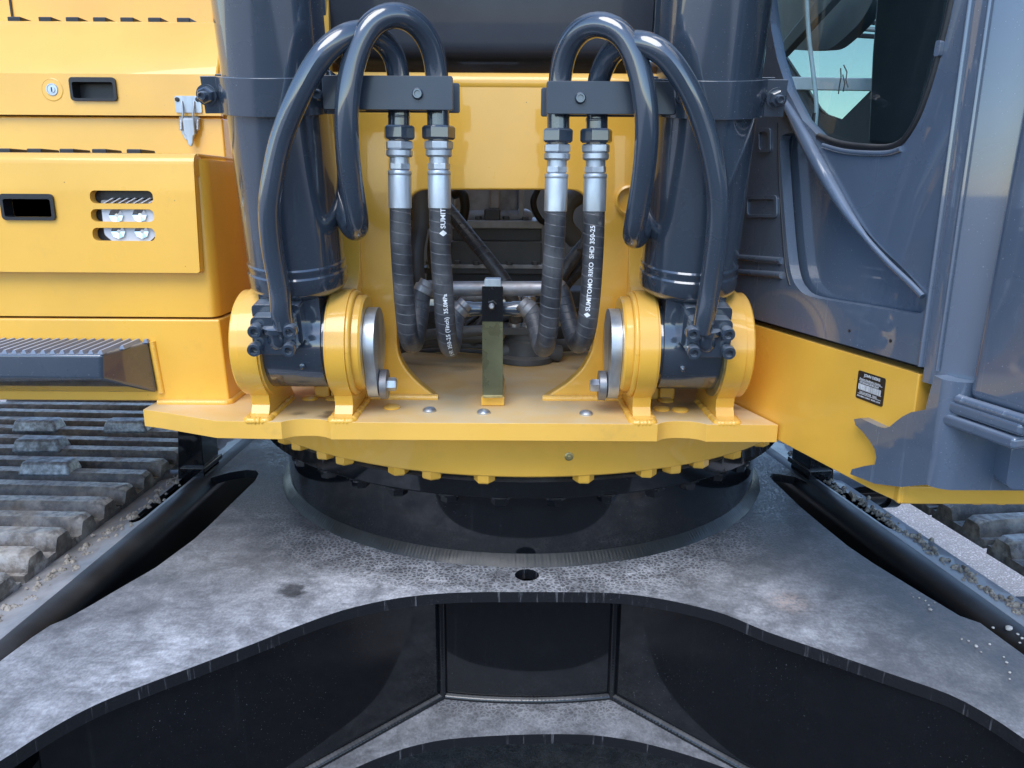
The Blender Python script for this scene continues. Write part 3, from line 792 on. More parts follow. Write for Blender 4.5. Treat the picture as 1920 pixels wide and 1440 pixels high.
# ------------------------------------------------------------------ pivot lugs
PIN = (1.365, 1.385)
def lug_profile(gusset):
    cy, cz_ = PIN; rr = .097
    p = [(1.440, Z_DK), (1.295, Z_DK), (1.312, 1.266), (1.320, 1.280), (1.317, 1.298)]
    fr_ = [(cy - rr * math.cos(R(a)), cz_ + rr * math.sin(R(a))) for a in range(-46, 116 if gusset else 181, 6)]
    p += fr_
    if gusset:
        p += [(1.418, 1.492), (1.431, 1.515), (1.440, 1.55), (1.446, 1.60), (1.4495, 1.635), (1.4495, Z_DK)]
    else:
        p += [(1.462, 1.36), (1.452, 1.31), (1.455, 1.28), (1.475, Z_DK)]
    return p
def lug(s, kind):
    X = lambda o: XB + s * o
    cy, cz_ = PIN
    if kind == 'outer': a, b = .397, .429
    else: a, b = .249, .281
    x0, x1 = sorted((X(a), X(b)))
    who = "outer" if kind == 'outer' else "inner"
    L = obj("pivot_lug", *prism(lug_profile(kind == 'inner'), x1 - x0, mapYZ(x0)), M_YEL, XCV, smooth=30, bevel=.004, segs=3, label="yellow %s pivot lug of the cylinder %s" % (who, "beside the cabinets" if s < 0 else "beside the cab"))
    if kind == 'outer':
        obj("boss", *lathe([(.094, 0), (.094, .013), (.091, .016), (.03, .016)], (X(b), cy, cz_), (s, 0, 0), 56), M_YEL, L, bevel=0)
        obj("shim_ring", *lathe([(.093, 0), (.093, .004), (.05, .004)], (X(a), cy, cz_), (-s, 0, 0), 56), M_ZYEL if s > 0 else M_YEL, L)
    else:
        obj("boss", *lathe([(.086, -.001), (.086, .020), (.083, .024), (.03, .024)], (X(a), cy, cz_), (-s, 0, 0), 56), M_YEL, L)
        v, f, _ = tube([Vector((X(a) - s * .003, cy - .089 * math.cos(t), cz_ + .089 * math.sin(t))) for t in [2 * math.pi * i / 80 for i in range(81)]], .006, 8, False)
        obj("weld_bead", v, f, M_YEL, L, smooth=60)
        obj("shim_ring", *lathe([(.093, 0), (.093, .004), (.05, .004)], (X(b), cy, cz_), (s, 0, 0), 56), M_YEL, L)
        # zinc end cap of the pin with its locking ear
        xc = X(a - .0245)
        cap = circ(cy, cz_, .064, 64)
        ear = []
        for (y, z) in cap:
            ear.append((y, z))
        # pull the low front of the disc into an ear
        ang0 = math.atan2(-.095, -.018)
        ear = [(cy + (.064 + .034 * max(0, math.cos(math.atan2(z - cz_, y - cy) - ang0)) ** 9) * math.cos(math.atan2(z - cz_, y - cy)), cz_ + (.064 + .034 * max(0, math.cos(math.atan2(z - cz_, y - cy) - ang0)) ** 9) * math.sin(math.atan2(z - cz_, y - cy))) for y, z in cap]
        w = .019
        C_ = obj("pin_cap", *prism(ear, w, mapYZ(min(xc, xc - s * w))), M_ZINC, L, smooth=30, bevel=.0085, segs=3, label="zinc pin end cap with locking ear")
        e0 = Vector((xc - s * .004, cy - .016, cz_ - .082))
        e0 = Vector((X(.190), cy - .006, cz_ - .076))
        obj("spacer", *lathe([(.012, 0), (.027, 0), (.027, .012), (.012, .012)], (X(.203), cy - .012, cz_ - .074), (-s, 0, 0), 32), M_STEEL, L)
        place("cap_bolt", ME_PBOLT, (X(.1915), cy - .012, cz_ - .074), (-s, 0, 0), L, .3)
        obj("bolt_shank", *lathe([(.008, 0), (.008, .05)], (X(.232), cy - .012, cz_ - .074), (-s, 0, 0), 16), M_BOLT, L)
    # weld at the foot
    xs_, xe_ = (x0 - .003, x1 + .003)
    pts = [Vector((xs_, 1.44, Z_DK)), Vector((xs_, 1.36, Z_DK)), Vector((xs_, 1.296, Z_DK)), Vector((xs_ + .004, 1.2935, Z_DK)), Vector((xe_ - .004, 1.2935, Z_DK)), Vector((xe_, 1.296, Z_DK)), Vector((xe_, 1.36, Z_DK)), Vector((xe_, 1.44, Z_DK))]
    obj("weld_bead", *bead(pts, .0065, 70, 8, .2), M_YEL, L, smooth=60)
for s in (-1, 1):
    lug(s, 'outer'); lug(s, 'inner')

# ------------------------------------------------------------------ boom cylinders
LEAN = R(10.6)
AX = Vector((0, -math.sin(LEAN), math.cos(LEAN))); FN = Vector((0, -math.cos(LEAN), -math.sin(LEAN)))
def cylinder(s):
    xc = XB + s * .338
    O = Vector((xc, PIN[0], PIN[1]))
    def C(x, n, h): return O + Vector((x, 0, 0)) + FN * n + AX * h
    prof = [(.045, .080), (.050, .090), (.066, .100), (.079, .108), (.0835, .116), (.0835, .138), (.0815, .141), (.0815, .146), (.0828, .149), (.0828, .153), (.081, .156), (.081, 1.25), (.03, 1.25)]
    B = obj("boom_cylinder", *lathe(prof, O, AX, 72), M_GREY, XCV, smooth=30, label="dark grey boom cylinder %s" % ("beside the yellow cabinets" if s < 0 else "beside the cab"))
    # eye and neck
    pr = [(.080 * math.sin(R(a)), .080 * math.cos(R(a))) for a in range(50, 311, 8)]
    pr = [(.056, .115), (.056, .064)] + pr + [(-.056, .064), (-.056, .115)]
    obj("cylinder_eye", *prism(pr, .101, lambda u, v, w: C((-.045 if s > 0 else -.056) + w, u, v)), M_GREY, B, smooth=35, bevel=.006, segs=3)
    obj("bushing", *lathe([(.05, -.052), (.072, -.052), (.074, -.045), (.074, .050), (.072, .058), (.05, .058)], O, (s, 0, 0), 48), M_GREY, B)
    gp = C(.012 * -s, .0805, -.012)
    obj("grease_nipple", *lathe([(.005, 0), (.005, .003), (.0028, .004), (.0028, .007), (.0035, .008), (.002, .010), (0, .010)], gp, FN, 16), M_GREY, B)
    # port block, bolts
    bx = s * .020
    pb = [(bx - .036, .022), (bx + .036, .022), (bx + .036, .088), (bx - .036, .088)]
    obj("port_pad", *prism(fillet([(bx - .040, .030), (bx + .040, .030), (bx + .040, .100), (bx - .040, .100)], .008, 3), .034, lambda u, v, w: C(u, .052 + w, v)), M_GREY, B, smooth=35, bevel=.004)
    obj("port_block", *prism(fillet(pb, .012, 4), .026, lambda u, v, w: C(u, .0865 + w, v)), M_GREY, B, smooth=35, bevel=.004, segs=3)
    for dx in (-.0285, .0285):
        for h in (.036, .068):
            ddx = dx + (-.003 if h > .05 else .002) * s
            place("socket_bolt", ME_SOCK, C(bx + ddx, .1125, h), FN, B)
    el = C(bx * .9, .100, .050)
    obj("port_elbow", *lathe([(.0, -.024), (.010, -.022), (.0165, -.016), (.019, -.006), (.019, .012), (.0225, .013), (.0225, .022), (.018, .024)], el, AX - FN * -.12, 28), M_GREY, B, smooth=50)
    # clamp band with ears
    hb = .421; hh = .027
    def band(name, sgn_n, flat):
        r0, r1 = .0818, .0898
        inn = []; out = []
        for i in range(25):
            a = R(-90 + 180 * i / 24)
            inn.append((r0 * math.sin(a), r0 * math.cos(a))); out.append((r1 * math.sin(a), r1 * math.cos(a)))
        y0 = .026
        e = s * (.105 if s < 0 else .113)
        pts_out = [p for p in out if p[1] > y0 + .008]; pts_in = [p for p in inn if p[1] > y0]
        if s < 0: pts_out = pts_out[::-1]; pts_in = pts_in[::-1]
        # pts run from the inner side (towards the arm) to the ear side
        i_end = -s * .100
        pl_ = [(i_end, y0 + .008)] + pts_out + [(e, y0 + .008 + (.004 if flat else 0)), (e, y0)] + pts_in[::-1] + [(i_end, y0)]
        return obj(name, *prism(pl_, 2 * hh, lambda u, v, w: C(u, v * sgn_n, hb - hh + w)), M_GREY, B, smooth=35, bevel=.0015)
    cb = band("clamp_band", 1, True); band("clamp_band", -1, False)
    place("clamp_bolt", ME_CBOLT, C(s * .099, .036, hb), FN, B, .4)
    obj("bolt_end", *lathe([(.0065, 0), (.0065, .020), (.0055, .022), (.004, .022), (.004, .019), (0, .019)], C(s * .099, .038, hb), FN, 20), M_GREY, B)
    place("clamp_bolt", ME_CBOLT, C(-s * .094, .034, hb), FN, B, .2)
    return B, C
CYL_L, CL = cylinder(-1)
CYL_R, CR = cylinder(1)

# ------------------------------------------------------------------ pipe brackets
def bracket(s, pxin, pxout, ytop, ybot, bolt, C):
    a = PY(pxin, ytop, 1.228); b = PY(pxin, ybot, 1.228); c = PY(pxout, ytop, 1.228)
    x0, x1 = sorted((a.x, c.x))
    Bk = obj("pipe_bracket", *prism(rrect(x0, b.z, x1, a.z, .003, 2), .008, mapXZ(1.224)), M_GREYB, XCV, smooth=30, bevel=.0015, label="grey pipe bracket holding two pipes %s" % ("next to the cabinets side cylinder" if s < 0 else "next to the cab side cylinder"))
    obj("back_strip", *prism(rrect(x0 - (.006 if s > 0 else 0), b.z + .002, x1 + (.006 if s < 0 else 0), a.z - .002, .003, 2), .008, mapXZ(1.284)), M_GREYB, Bk, smooth=30, bevel=.0015)
    # arm from the clamp to the strips
    e = C(-s * .09, .03, .421)
    xi = x0 if s > 0 else x1
    xo = x1 if s > 0 else x0
    g = G().add(hexa([(xo - s * .055, 1.2325, b.z + .003), (xo - s * .055, 1.2835, b.z + .003), (xo + s * .0, 1.2835, b.z + .003), (xo + s * .0, 1.2325, b.z + .003)], [(xo - s * .055, 1.2325, a.z - .003), (xo - s * .055, 1.2835, a.z - .003), (xo + s * .0, 1.2835, a.z - .003), (xo + s * .0, 1.2325, a.z - .003)]))
    obj("bracket_arm", g.v, g.f, M_GREYB, Bk, smooth=30, bevel=.002)
    q = PY(bolt[0], bolt[1], 1.224)
    place("bracket_bolt", ME_BBOLT, (q.x, 1.224, q.z), (0, -1, 0), Bk)
    q = PY(bolt[0] + s * 188, bolt[1] + 2, 1.224)
    place("bracket_bolt", ME_BBOLT, (q.x, 1.224, q.z), (0, -1, 0), Bk)
    # little saddle behind the strips
    q = PY(610 if s < 0 else 1243, 140, 1.30)
    obj("saddle", *prism([(q.x - .02, a.z - .004), (q.x + .02, a.z - .004), (q.x + .012, a.z + .016), (q.x - .012, a.z + .016)], .04, mapXZ(1.285)), M_GREY, Bk, bevel=.003)
bracket(-1, 849, 604, 143, 207, (783, 176), CL)
bracket(1, 1025, 1268, 152, 214, (1088, 184), CR)

# ------------------------------------------------------------------ steel pipes
def pipe(pts, r, label):
    w = spl([PY(x, y, Y) for x, y, Y in pts], 12)
    o, p = tube_obj("hydraulic_pipe", w, r, M_GREY, XCV, 24, 110, 4, label)
    return o
pipe([(533, 612, 1.245), (527, 585, 1.236), (524, 540, 1.232), (511, 470, 1.220), (505, 400, 1.207), (510, 345, 1.20), (527, 262, 1.192), (560, 180, 1.181), (603, 105, 1.178), (652, 66, 1.192), (700, 64, 1.225), (736, 100, 1.255), (748, 150, 1.264), (749, 185, 1.264), (748, 240, 1.264)], .0172, "bent pipe from the port of the cabinet side cylinder")
pipe([(822, 240, 1.264), (821, 185, 1.264), (818, 130, 1.262), (806, 80, 1.250), (776, 40, 1.228), (735, 27, 1.208), (693, 50, 1.198), (663, 115, 1.193), (651, 190, 1.192), (651, 260, 1.200), (660, 345, 1.222), (669, 405, 1.246), (671, 428, 1.268), (662, 432, 1.292), (645, 400, 1.318), (628, 340, 1.345), (612, 260, 1.365), (600, 150, 1.372), (585, 40, 1.365)], .0178, "looped pipe tucked behind the cabinet side cylinder")
pipe([(1316, 620, 1.242), (1322, 590, 1.234), (1331, 540, 1.230), (1343, 450, 1.214), (1347, 385, 1.205), (1340, 320, 1.197), (1322, 245, 1.190), (1292, 170, 1.181), (1248, 105, 1.178), (1200, 80, 1.192), (1156, 90, 1.225), (1130, 128, 1.254), (1120, 165, 1.264), (1119, 200, 1.264), (1119, 250, 1.264)], .0172, "bent pipe from the port of the cab side cylinder")
pipe([(1047, 250, 1.264), (1047, 190, 1.264), (1051, 140, 1.262), (1062, 92, 1.250), (1090, 55, 1.228), (1128, 45, 1.208), (1168, 66, 1.198), (1197, 125, 1.193), (1211, 200, 1.192), (1212, 270, 1.200), (1203, 350, 1.222), (1191, 420, 1.246), (1187, 444, 1.268), (1195, 446, 1.292), (1212, 410, 1.318), (1228, 340, 1.345), (1242, 260, 1.365), (1254, 150, 1.372), (1270, 40, 1.365)], .0178, "looped pipe tucked behind the cab side cylinder")

# ------------------------------------------------------------------ hoses
def on_tube(path, r, s0, txt, size, phi0, up, mat, parent, name="lettering"):
    """flat white print wrapped on a hose, read upwards; s0 = metres from the start of the path where it begins"""
    v, f = text_mesh(txt, size)
    L = [0]
    for a, b in zip(path, path[1:]): L.append(L[-1] + (b - a).length)
    def at(s):
        k = 0
        while k < len(L) - 2 and L[k + 1] < s: k += 1
        t = (s - L[k]) / (L[k + 1] - L[k]); T = (path[k + 1] - path[k]).normalized()
        return path[k].lerp(path[k + 1], t), T
    out = []
    for p in v:
        c, T = at(max(0, s0 - p.x)); Fv = Vector((0, -1, .18)); Fv = (Fv - T * Fv.dot(T)).normalized(); S = T.cross(Fv)
        if S.x > 0: S = -S
        a = phi0 + p.y / r
        out.append(c + (Fv * math.cos(a) + S * math.sin(a)) * (r + .0004))
    return obj(name, out, f, mat, parent, smooth=0)
def hose(px, y0, pts, r, label, prints=()):
    Yh = 1.264
    q = lambda y: PY(px, y, Yh)
    top = q(y0); dn = (PY(pts[1][0], pts[1][1], pts[1][2]) - q(y0)).normalized()
    k = (q(y0) - q(y0 + 100)).length / 100     # metres per pixel down the fitting
    path = spl([top + dn * (170 * k), top + dn * (184 * k)] + [PY(x, y, Y) for x, y, Y in pts[1:]], 12)
    uvp, L = resample(path, 120); uvp = smooth_path(uvp, 3)
    v, f, uv = tube(uvp, r, 24, True)
    H = obj("hydraulic_hose", v, f, M_HOSE, XCV, smooth=50, uv=uv, label=label)
    z = 0
    obj("pipe_neck", *lathe([(.0165, 0), (.0165, 10 * k), (.0175, 12 * k), (.0175, 16 * k), (.0165, 18 * k), (.0165, 60 * k)], top - dn * (2 * k), dn, 32), M_GREY, H)
    obj("union_nut", *hexnut(.0262, 27 * k, top + dn * (28 * k), dn), M_GREY, H, smooth=25, bevel=.0008)
    obj("swivel_nut", *hexnut(.0228, 17 * k, top + dn * (56.5 * k), dn), M_ZINC, H, smooth=25, bevel=.0008)
    obj("swivel_collar", *lathe([(.0195, 0), (.0208, 1 * k), (.0208, 10 * k), (.0185, 13 * k), (.0155, 13.5 * k), (.0155, 30 * k), (.016, 30 * k)], top + dn * (74 * k), dn, 36), M_ZINC, H)
    obj("stem_nut", *hexnut(.0178, 14 * k, top + dn * (98 * k), dn), M_ZINC, H, smooth=25, bevel=.0006)
    obj("hose_sleeve", *lathe([(.013, 0), (.0180, 1 * k), (.0188, 4 * k), (.0188, 8 * k), (.0178, 10 * k), (.0183, 14 * k), (.0183, 73 * k), (.0174, 74 * k), (.0165, 74 * k)], top + dn * (112 * k), dn, 40), M_ZINC, H)
    for args in prints: on_tube(uvp, r, *args, M_WHITE, H)
    # ferrule at the far end of the hose
    e = uvp[-1]; d = (uvp[-1] - uvp[-4]).normalized()
    obj("ferrule", *lathe([(.0155, -.002), (.0180, 0), (.0180, .010), (.0145, .013), (.0145, .022)], e - d * .008, d, 32), M_STEEL, H)
    return H, uvp
RH = .0171
hose(748, 207, [(748.5, 372, 1.264), (751, 440, 1.266), (754, 500, 1.27), (758, 560, 1.275), (763, 612, 1.285), (768, 636, 1.30), (773, 645, 1.325), (778, 638, 1.350), (783, 612, 1.372), (787, 580, 1.388), (790, 553, 1.395), (796, 540, 1.397)], RH, "outermost hose on the cabinet side",
     [(.39, "SUMITOMO RIKO", .010, -.9, 1)] if False else [])
hose(822, 207, [(822.5, 374, 1.264), (825, 440, 1.266), (828, 500, 1.27), (832, 560, 1.275), (836, 612, 1.285), (840, 640, 1.30), (844, 652, 1.325), (847, 645, 1.350), (850, 622, 1.372), (853, 600, 1.388), (856, 586, 1.395), (864, 578, 1.397)], RH, "hose printed with its inch size and pressure",
     [(.058, "\u2666SUMIT", .0112, -.62, 1), (.262, "SHR 350-25 (1inch)  35.0MPa", .0095, -.40, 1)])
hose(1047, 213, [(1043, 378, 1.264), (1040, 445, 1.266), (1036, 510, 1.27), (1032, 565, 1.275), (1028, 615, 1.285), (1024, 640, 1.30), (1020, 652, 1.325), (1014, 645, 1.350), (1008, 622, 1.372), (1002, 600, 1.388), (996, 584, 1.395), (988, 577, 1.397)], RH, "dark wrapped hose without print on the cab side")
hose(1119, 213, [(1116, 378, 1.264), (1113, 450, 1.266), (1110, 510, 1.27), (1106, 565, 1.275), (1100, 612, 1.285), (1093, 636, 1.30), (1086, 645, 1.325), (1078, 636, 1.350), (1069, 608, 1.372), (1060, 575, 1.388), (1052, 548, 1.395), (1042, 538, 1.397)], RH, "outermost hose on the cab side with white maker print",
     [(.184, "\u2666SUMITOMO RIKO  SHD 350-25", .0102, .02, 1)])
# ------------------------------------------------------------------ tubes, post and machinery in the opening
def hz_tube(name, px0, px1, py, Y, r, mat, label=None):
    a = PY(px0, py, Y); b = PY(px1, py, Y)
    return obj(name, *lathe([(r * 1.12, 0), (r * 1.12, .03), (r, .034), (r, (b - a).length - .034), (r * 1.12, (b - a).length - .03), (r * 1.12, (b - a).length)], a, b - a, 36), mat, XCV, label=label)
hz_tube("cross_pipe", 796, 1050, 541, 1.415, .0135, M_STEEL, "rusty steel cross pipe joining the outer hoses")
hz_tube("cross_pipe", 852, 992, 579, 1.415, .0128, M_GREY, "dark painted cross pipe joining the inner hoses")
x0 = PY(904, 600, 1.385).x; x1 = PY(943, 600, 1.385).x; zt_ = PY(920, 537, 1.385).z
zb = Z_DK + .020
post = obj("post_bracket", *prism([(x0, zb), (x1, zb), (x1, zt_), (x0, zt_)], .006, mapXZ(1.385)), M_OLIVE, XCV, bevel=.001, label="olive zinc post bracket clamping the cross pipes")
pb0 = PZ(921, 722, Z_DK); ypf = PZ(921, 724, Z_DK).y
obj("post_lip", *box((x0, ypf, zb - .0005), (x1, 1.3848, zb + .0055)), M_ZYEL, post, bevel=.001)
obj("weld_pad", *box((x0 - .003, ypf - .004, Z_DK + .0002), (x1 + .003, 1.40, zb - .001)), M_YEL, post, bevel=.002)
ME_ZB = mesh_only("foot_bolt", hexhead(.0085, .012, .003), M_ZYEL)
place("foot_bolt", ME_ZB, ((x0 + x1) / 2, (ypf + 1.385) / 2 + .004, zb + .0055), (0, 0, 1), post)
q = PY(922, 572, 1.385)
obj("band_strap", *box((x0, 1.3835, q.z - .03), (x1, 1.3848, zt_)), M_BLK, post)
obj("strap_nut", *hexnut(.009, .008, (q.x, 1.383, q.z), (0, -1, 0)), M_BLK, post)
obj("stud_end", *lathe([(.005, 0), (.005, .006), (.0035, .008), (0, .008)], (q.x, 1.375, q.z), (0, -1, 0), 18), M_BOLT, post)
q = PY(921, 527, 1.415)
obj("pipe_clamp", *prism(rrect(x0 + .004, q.z - .016, x1 - .004, q.z + .006, .002, 2), .03, mapXZ(1.392)), M_ZINC, post, bevel=.002)

# swivel joint on the deck
sj = PZ(985, 668, Z_DK); R_sj = .058
jx, jy = sj.x, 1.86
jx = PZ(985, 676, Z_DK).x; jy = PZ(985, 676, Z_DK).y
swv = obj("swivel_joint", *lathe([(.064, 0), (.068, .002), (.068, .014), (.062, .018), (.056, .02), (.052, .05), (.046, .055), (.046, .07), (.03, .07)], (jx, jy, Z_DK), (0, 0, 1), 48), M_DARKM, XCV, label="round black swivel joint standing on the deck")
obj("joint_plate", *prism(rrect(jx - .065, jy - .05, jx + .075, jy + .05, .01, 3), .016, mapXY(Z_DK + .071)), M_DARKM, swv, bevel=.003)
for px in (964, 990):
    q = PY(px, 620, jy - .03)
    st = obj("hose_stub", *lathe([(.016, .0), (.016, .008), (.0125, .009), (.0125, .055), (.017, .056), (.017, .072), (.013, .075)], (q.x, jy - .025, Z_DK + .087), (0, 0, 1), 28), M_BOLT, swv)
for k, (px, py) in enumerate(((1043, 655), (930, 655))):
    q = PZ(px, py, Z_DK); obj("side_elbow", *tube([Vector((jx, jy, Z_DK + .03)), Vector(((jx + q.x) / 2, jy - .02, Z_DK + .028)), Vector((q.x, jy - .01, Z_DK + .02))], .02, 16)[:2], M_DARKM, swv, smooth=50)
# pump casting behind
YB = 2.05
def bp(px, py, Y=YB): return PY(px, py, Y)
def slab(name, x0, y0, x1, y1, Y, th, mat, parent, bev=.004, lab=None):
    a = bp(x0, y1, Y); b = bp(x1, y0, Y)
    return obj(name, *box((a.x, Y, a.z), (b.x, Y + th, b.z)), mat, parent, smooth=30, bevel=bev, label=lab)
pump = slab("pump_housing", 852, 340, 972, 416, YB, .25, M_CAST, XCV, .012, "grey cast pump housing inside the opening")
slab("casting_foot", 850, 395, 1000, 416, YB - .02, .25, M_CAST, pump, .015)
slab("casting_rib", 918, 330, 936, 392, YB - .035, .04, M_CAST, pump, .006)
slab("casting_rib", 973, 330, 983, 412, YB - .02, .04, M_CAST, pump, .003)
slab("casting_pad", 908, 392, 938, 414, YB - .045, .05, M_DARKM, pump, .004)
slab("casing_flange", 850, 414, 1018, 428, YB - .05, .30, M_CAST, pump, .003)
slab("gear_casing", 848, 428, 1016, 452, YB - .03, .30, M_DARKM, pump, .004)
slab("gear_casing", 846, 453, 1016, 500, YB - .05, .30, M_DARKM, pump, .004)
slab("casing_flange", 800, 497, 1018, 503, YB - .06, .30, M_CAST, pump, .002)
slab("casing_flange", 792, 503, 1018, 513, YB - .055, .30, M_DARKM, pump, .002)
slab("gear_casing", 800, 513, 1018, 540, YB - .03, .30, M_DARKM, pump, .004)
ME_SQ = mesh_only("casing_bolt", hexhead(.0085, .008), M_DARKM)
for px, py, Y in ((897, 411, YB - .04), (949, 411, YB - .04), (985, 412, YB - .04), (800, 411, YB - .04), (893, 496, YB - .075), (955, 496, YB - .075), (1003, 496, YB - .075), (805, 495, YB - .075), (858, 494, YB - .075)):
    q = bp(px, py, Y); place("casing_bolt", ME_SQ if py > 450 or px != 897 else ME_SQ, q, (0, 0, 1), pump)
q = bp(785, 388, 1.75)
mot = obj("fan_motor", *lathe([(.052, .1), (.052, .02), (.046, .008), (.026, .006), (.024, 0), (.012, -.004), (.0, -.004)], q, (0, 1, 0), 40), M_OLIVE, XCV, label="olive round motor end in the opening")
obj("motor_bolt", *lathe([(.008, 0), (.008, .008), (0, .009)], q + Vector((0, -.004, 0)), (0, -1, 0), 16), M_BOLT, mot)
slab("bay_wall", 640, 350, 1260, 560, 2.6, .03, M_DARKM, XCV, 0, "dark back wall of the machinery bay")
slab("bay_wall", 560, 300, 690, 660, 1.98, .03, M_DARKM, XCV, 0)
slab("bay_wall", 1110, 300, 1300, 660, 1.98, .03, M_DARKM, XCV, 0)
def bh(pts, r, mat, label=None):
    return tube_obj("bay_hose", spl([PY(x, y, Y) for x, y, Y in pts], 10), r, mat, XCV, 18, 60, 2, label)[0]
bh([(820, 370, 1.72), (850, 405, 1.68), (890, 455, 1.64), (930, 505, 1.62), (955, 545, 1.62), (968, 600, 1.66)], .0145, M_HOSE, "wrapped hose crossing the opening diagonally")
bh([(1130, 420, 1.70), (1090, 465, 1.68), (1060, 505, 1.66), (1040, 545, 1.66)], .0145, M_HOSE)
bh([(1130, 455, 1.72), (1095, 495, 1.70), (1062, 530, 1.68), (1040, 570, 1.68)], .0145, M_HOSE)
bh([(790, 350, 1.62), (788, 420, 1.60), (780, 470, 1.58), (782, 520, 1.58), (790, 560, 1.60)], .0165, M_HOSE2)
bh([(1120, 395, 1.66), (1098, 440, 1.64), (1088, 470, 1.62)], .007, M_HOSE2)
bh([(1085, 365, 1.85), (1062, 385, 1.83), (1058, 420, 1.83), (1080, 450, 1.85)], .022, M_DARKM)
bh([(845, 566, 1.50), (870, 562, 1.49), (905, 560, 1.49), (930, 566, 1.50)], .010, M_HOSE)
bh([(745, 640, 1.75), (800, 628, 1.72), (860, 622, 1.70), (930, 618, 1.70)], .012, M_DARKM)
bh([(745, 655, 1.80), (800, 640, 1.78), (860, 634, 1.76), (930, 632, 1.76)], .012, M_HOSE2)
bh([(760, 652, 1.90), (830, 648, 1.86), (900, 650, 1.84), (940, 656, 1.82)], .006, M_DARKM)
bh([(760, 660, 1.92), (840, 656, 1.88), (910, 660, 1.86), (960, 660, 1.84)], .005, M_DARKM)
bh([(1000, 655, 1.85), (1050, 648, 1.86), (1110, 645, 1.88)], .016, M_DARKM)
rb2 = random.Random(21)
for k in range(9):
    px = 852 + k * 19 + rb2.uniform(-6, 6)
    bh([(px, 640 + rb2.uniform(-8, 8), 1.80 + .02 * k), (px + 25, 610 + rb2.uniform(-14, 8), 1.78 + .02 * k), (px + 55, 590 + rb2.uniform(-20, 14), 1.84), (px + 80, 560 + rb2.uniform(-12, 20), 1.96)], rb2.choice((.004, .006, .009)), rb2.choice((M_DARKM, M_HOSE2, M_PLASTIC)))
bh([(850, 365, 1.98), (866, 362, 1.97), (872, 385, 1.97), (868, 412, 1.98)], .012, M_PLASTIC)
bh([(1010, 350, 1.95), (1000, 380, 1.94), (1012, 410, 1.95), (1030, 420, 1.97)], .008, M_PLASTIC)
bh([(835, 420, 1.9), (815, 440, 1.88), (812, 490, 1.88), (830, 530, 1.9)], .013, M_HOSE2)
for px, py in ((868, 608), (884, 624), (1022, 590), (1050, 604), (1078, 620), (820, 600)):
    q = bp(px, py, 1.94); obj("valve_plug", *hexnut(.009, .016, q, (0, -1, 0)), rb2.choice((M_BOLT, M_DARKM, M_ZYEL)), pump, smooth=25)
slab("valve_block", 795, 585, 905, 640, 2.0, .12, M_DARKM, XCV, .006, "dark valve block low in the opening")
slab("valve_block", 1000, 545, 1105, 640, 2.05, .12, M_DARKM, XCV, .006)
slab("valve_block", 855, 600, 905, 652, 1.95, .05, M_DARKM, XCV, .004)

# ------------------------------------------------------------------ yellow cabinets on the step side
XR = -.541; YC = 1.405
zb0 = Z_DK + .004; zb1 = PY(200, 598, YC).z
base = obj("base_box", *prism([(-2.3, zb0), (XR + .006, zb0), (XR, zb1), (-2.3, zb1)], .55, mapXZ(YC)), M_YEL, XCV, smooth=30, bevel=.004, label="yellow frame box carrying the grey step")
n = 24
obj("weld_bead", *bead([Vector((PZ(275, 770, Z_DK).x + (XR - PZ(275, 770, Z_DK).x) * i / n, YC - .003, Z_DK + .002)) for i in range(n + 1)] + [Vector((XR + .006, YC + .003, Z_DK + .002)), Vector((XR + .006, 1.5, Z_DK + .002))], .007, 90), M_YEL, base, smooth=60)
# step
Ys = 1.295
s_in = PY(190, 664, Ys); s_inb = PY(191, 712, Ys); s_oT = PY(281, 638, YC); s_oB = PY(299, 736, YC)
xl = -1.75
tT, tB = s_in.z, s_inb.z
zT = s_in.z
vs = [(xl, Ys, tB), (s_inb.x, Ys, tB), (s_oB.x, YC - .001, s_oB.z), (xl, YC - .001, s_oB.z), (xl, Ys, zT), (s_in.x, Ys, zT), (s_oT.x, YC - .001, s_oT.z - .002), (xl, YC - .001, s_oT.z - .002)]
step = obj("step", vs, [(0, 3, 2, 1), (4, 5, 6, 7), (0, 1, 5, 4), (1, 2, 6, 5), (2, 3, 7, 6), (3, 0, 4, 7)], M_GREY, XCV, smooth=30, bevel=.006, segs=3, label="grey step with serrated tread on the yellow box")
x = s_oT.x - .004; k = 0
pitch = .0165
while x > -1.25:
    t = 0 if x < s_in.x else (x - s_in.x) / (s_oT.x - s_in.x)
    y0 = Ys + .002 + (YC - Ys) * t
    if YC - y0 > .004:
        dz = s_oT.z - .002 - zT
        za = zT + dz * (y0 - Ys) / (YC - Ys); zc_ = zT + dz
        h = .0055; w = .0052
        v = [(x - w, y0, za - .001), (x + w, y0, za - .001), (x + w * .35, y0 + .002, za + h), (x - w * .35, y0 + .002, za + h), (x - w, YC - .002, zc_ - .001), (x + w, YC - .002, zc_ - .001), (x + w * .35, YC - .002, zc_ + h), (x - w * .35, YC - .002, zc_ + h)]
        obj("tread_ridge", v, [(0, 1, 2, 3), (7, 6, 5, 4), (0, 4, 5, 1), (1, 5, 6, 2), (2, 6, 7, 3), (3, 7, 4, 0)], M_TREAD, step, smooth=30)
    x -= pitch; k += 1
for a, b in (((281, 640), (299, 736)),):
    pa = PY(*a, YC - .001); pb = PY(*b, YC - .001); obj("weld_bead", *bead([pa.lerp(pb, i / 10) + Vector((.004, 0, 0)) for i in range(11)], .006, 40), M_YEL, step, smooth=60)

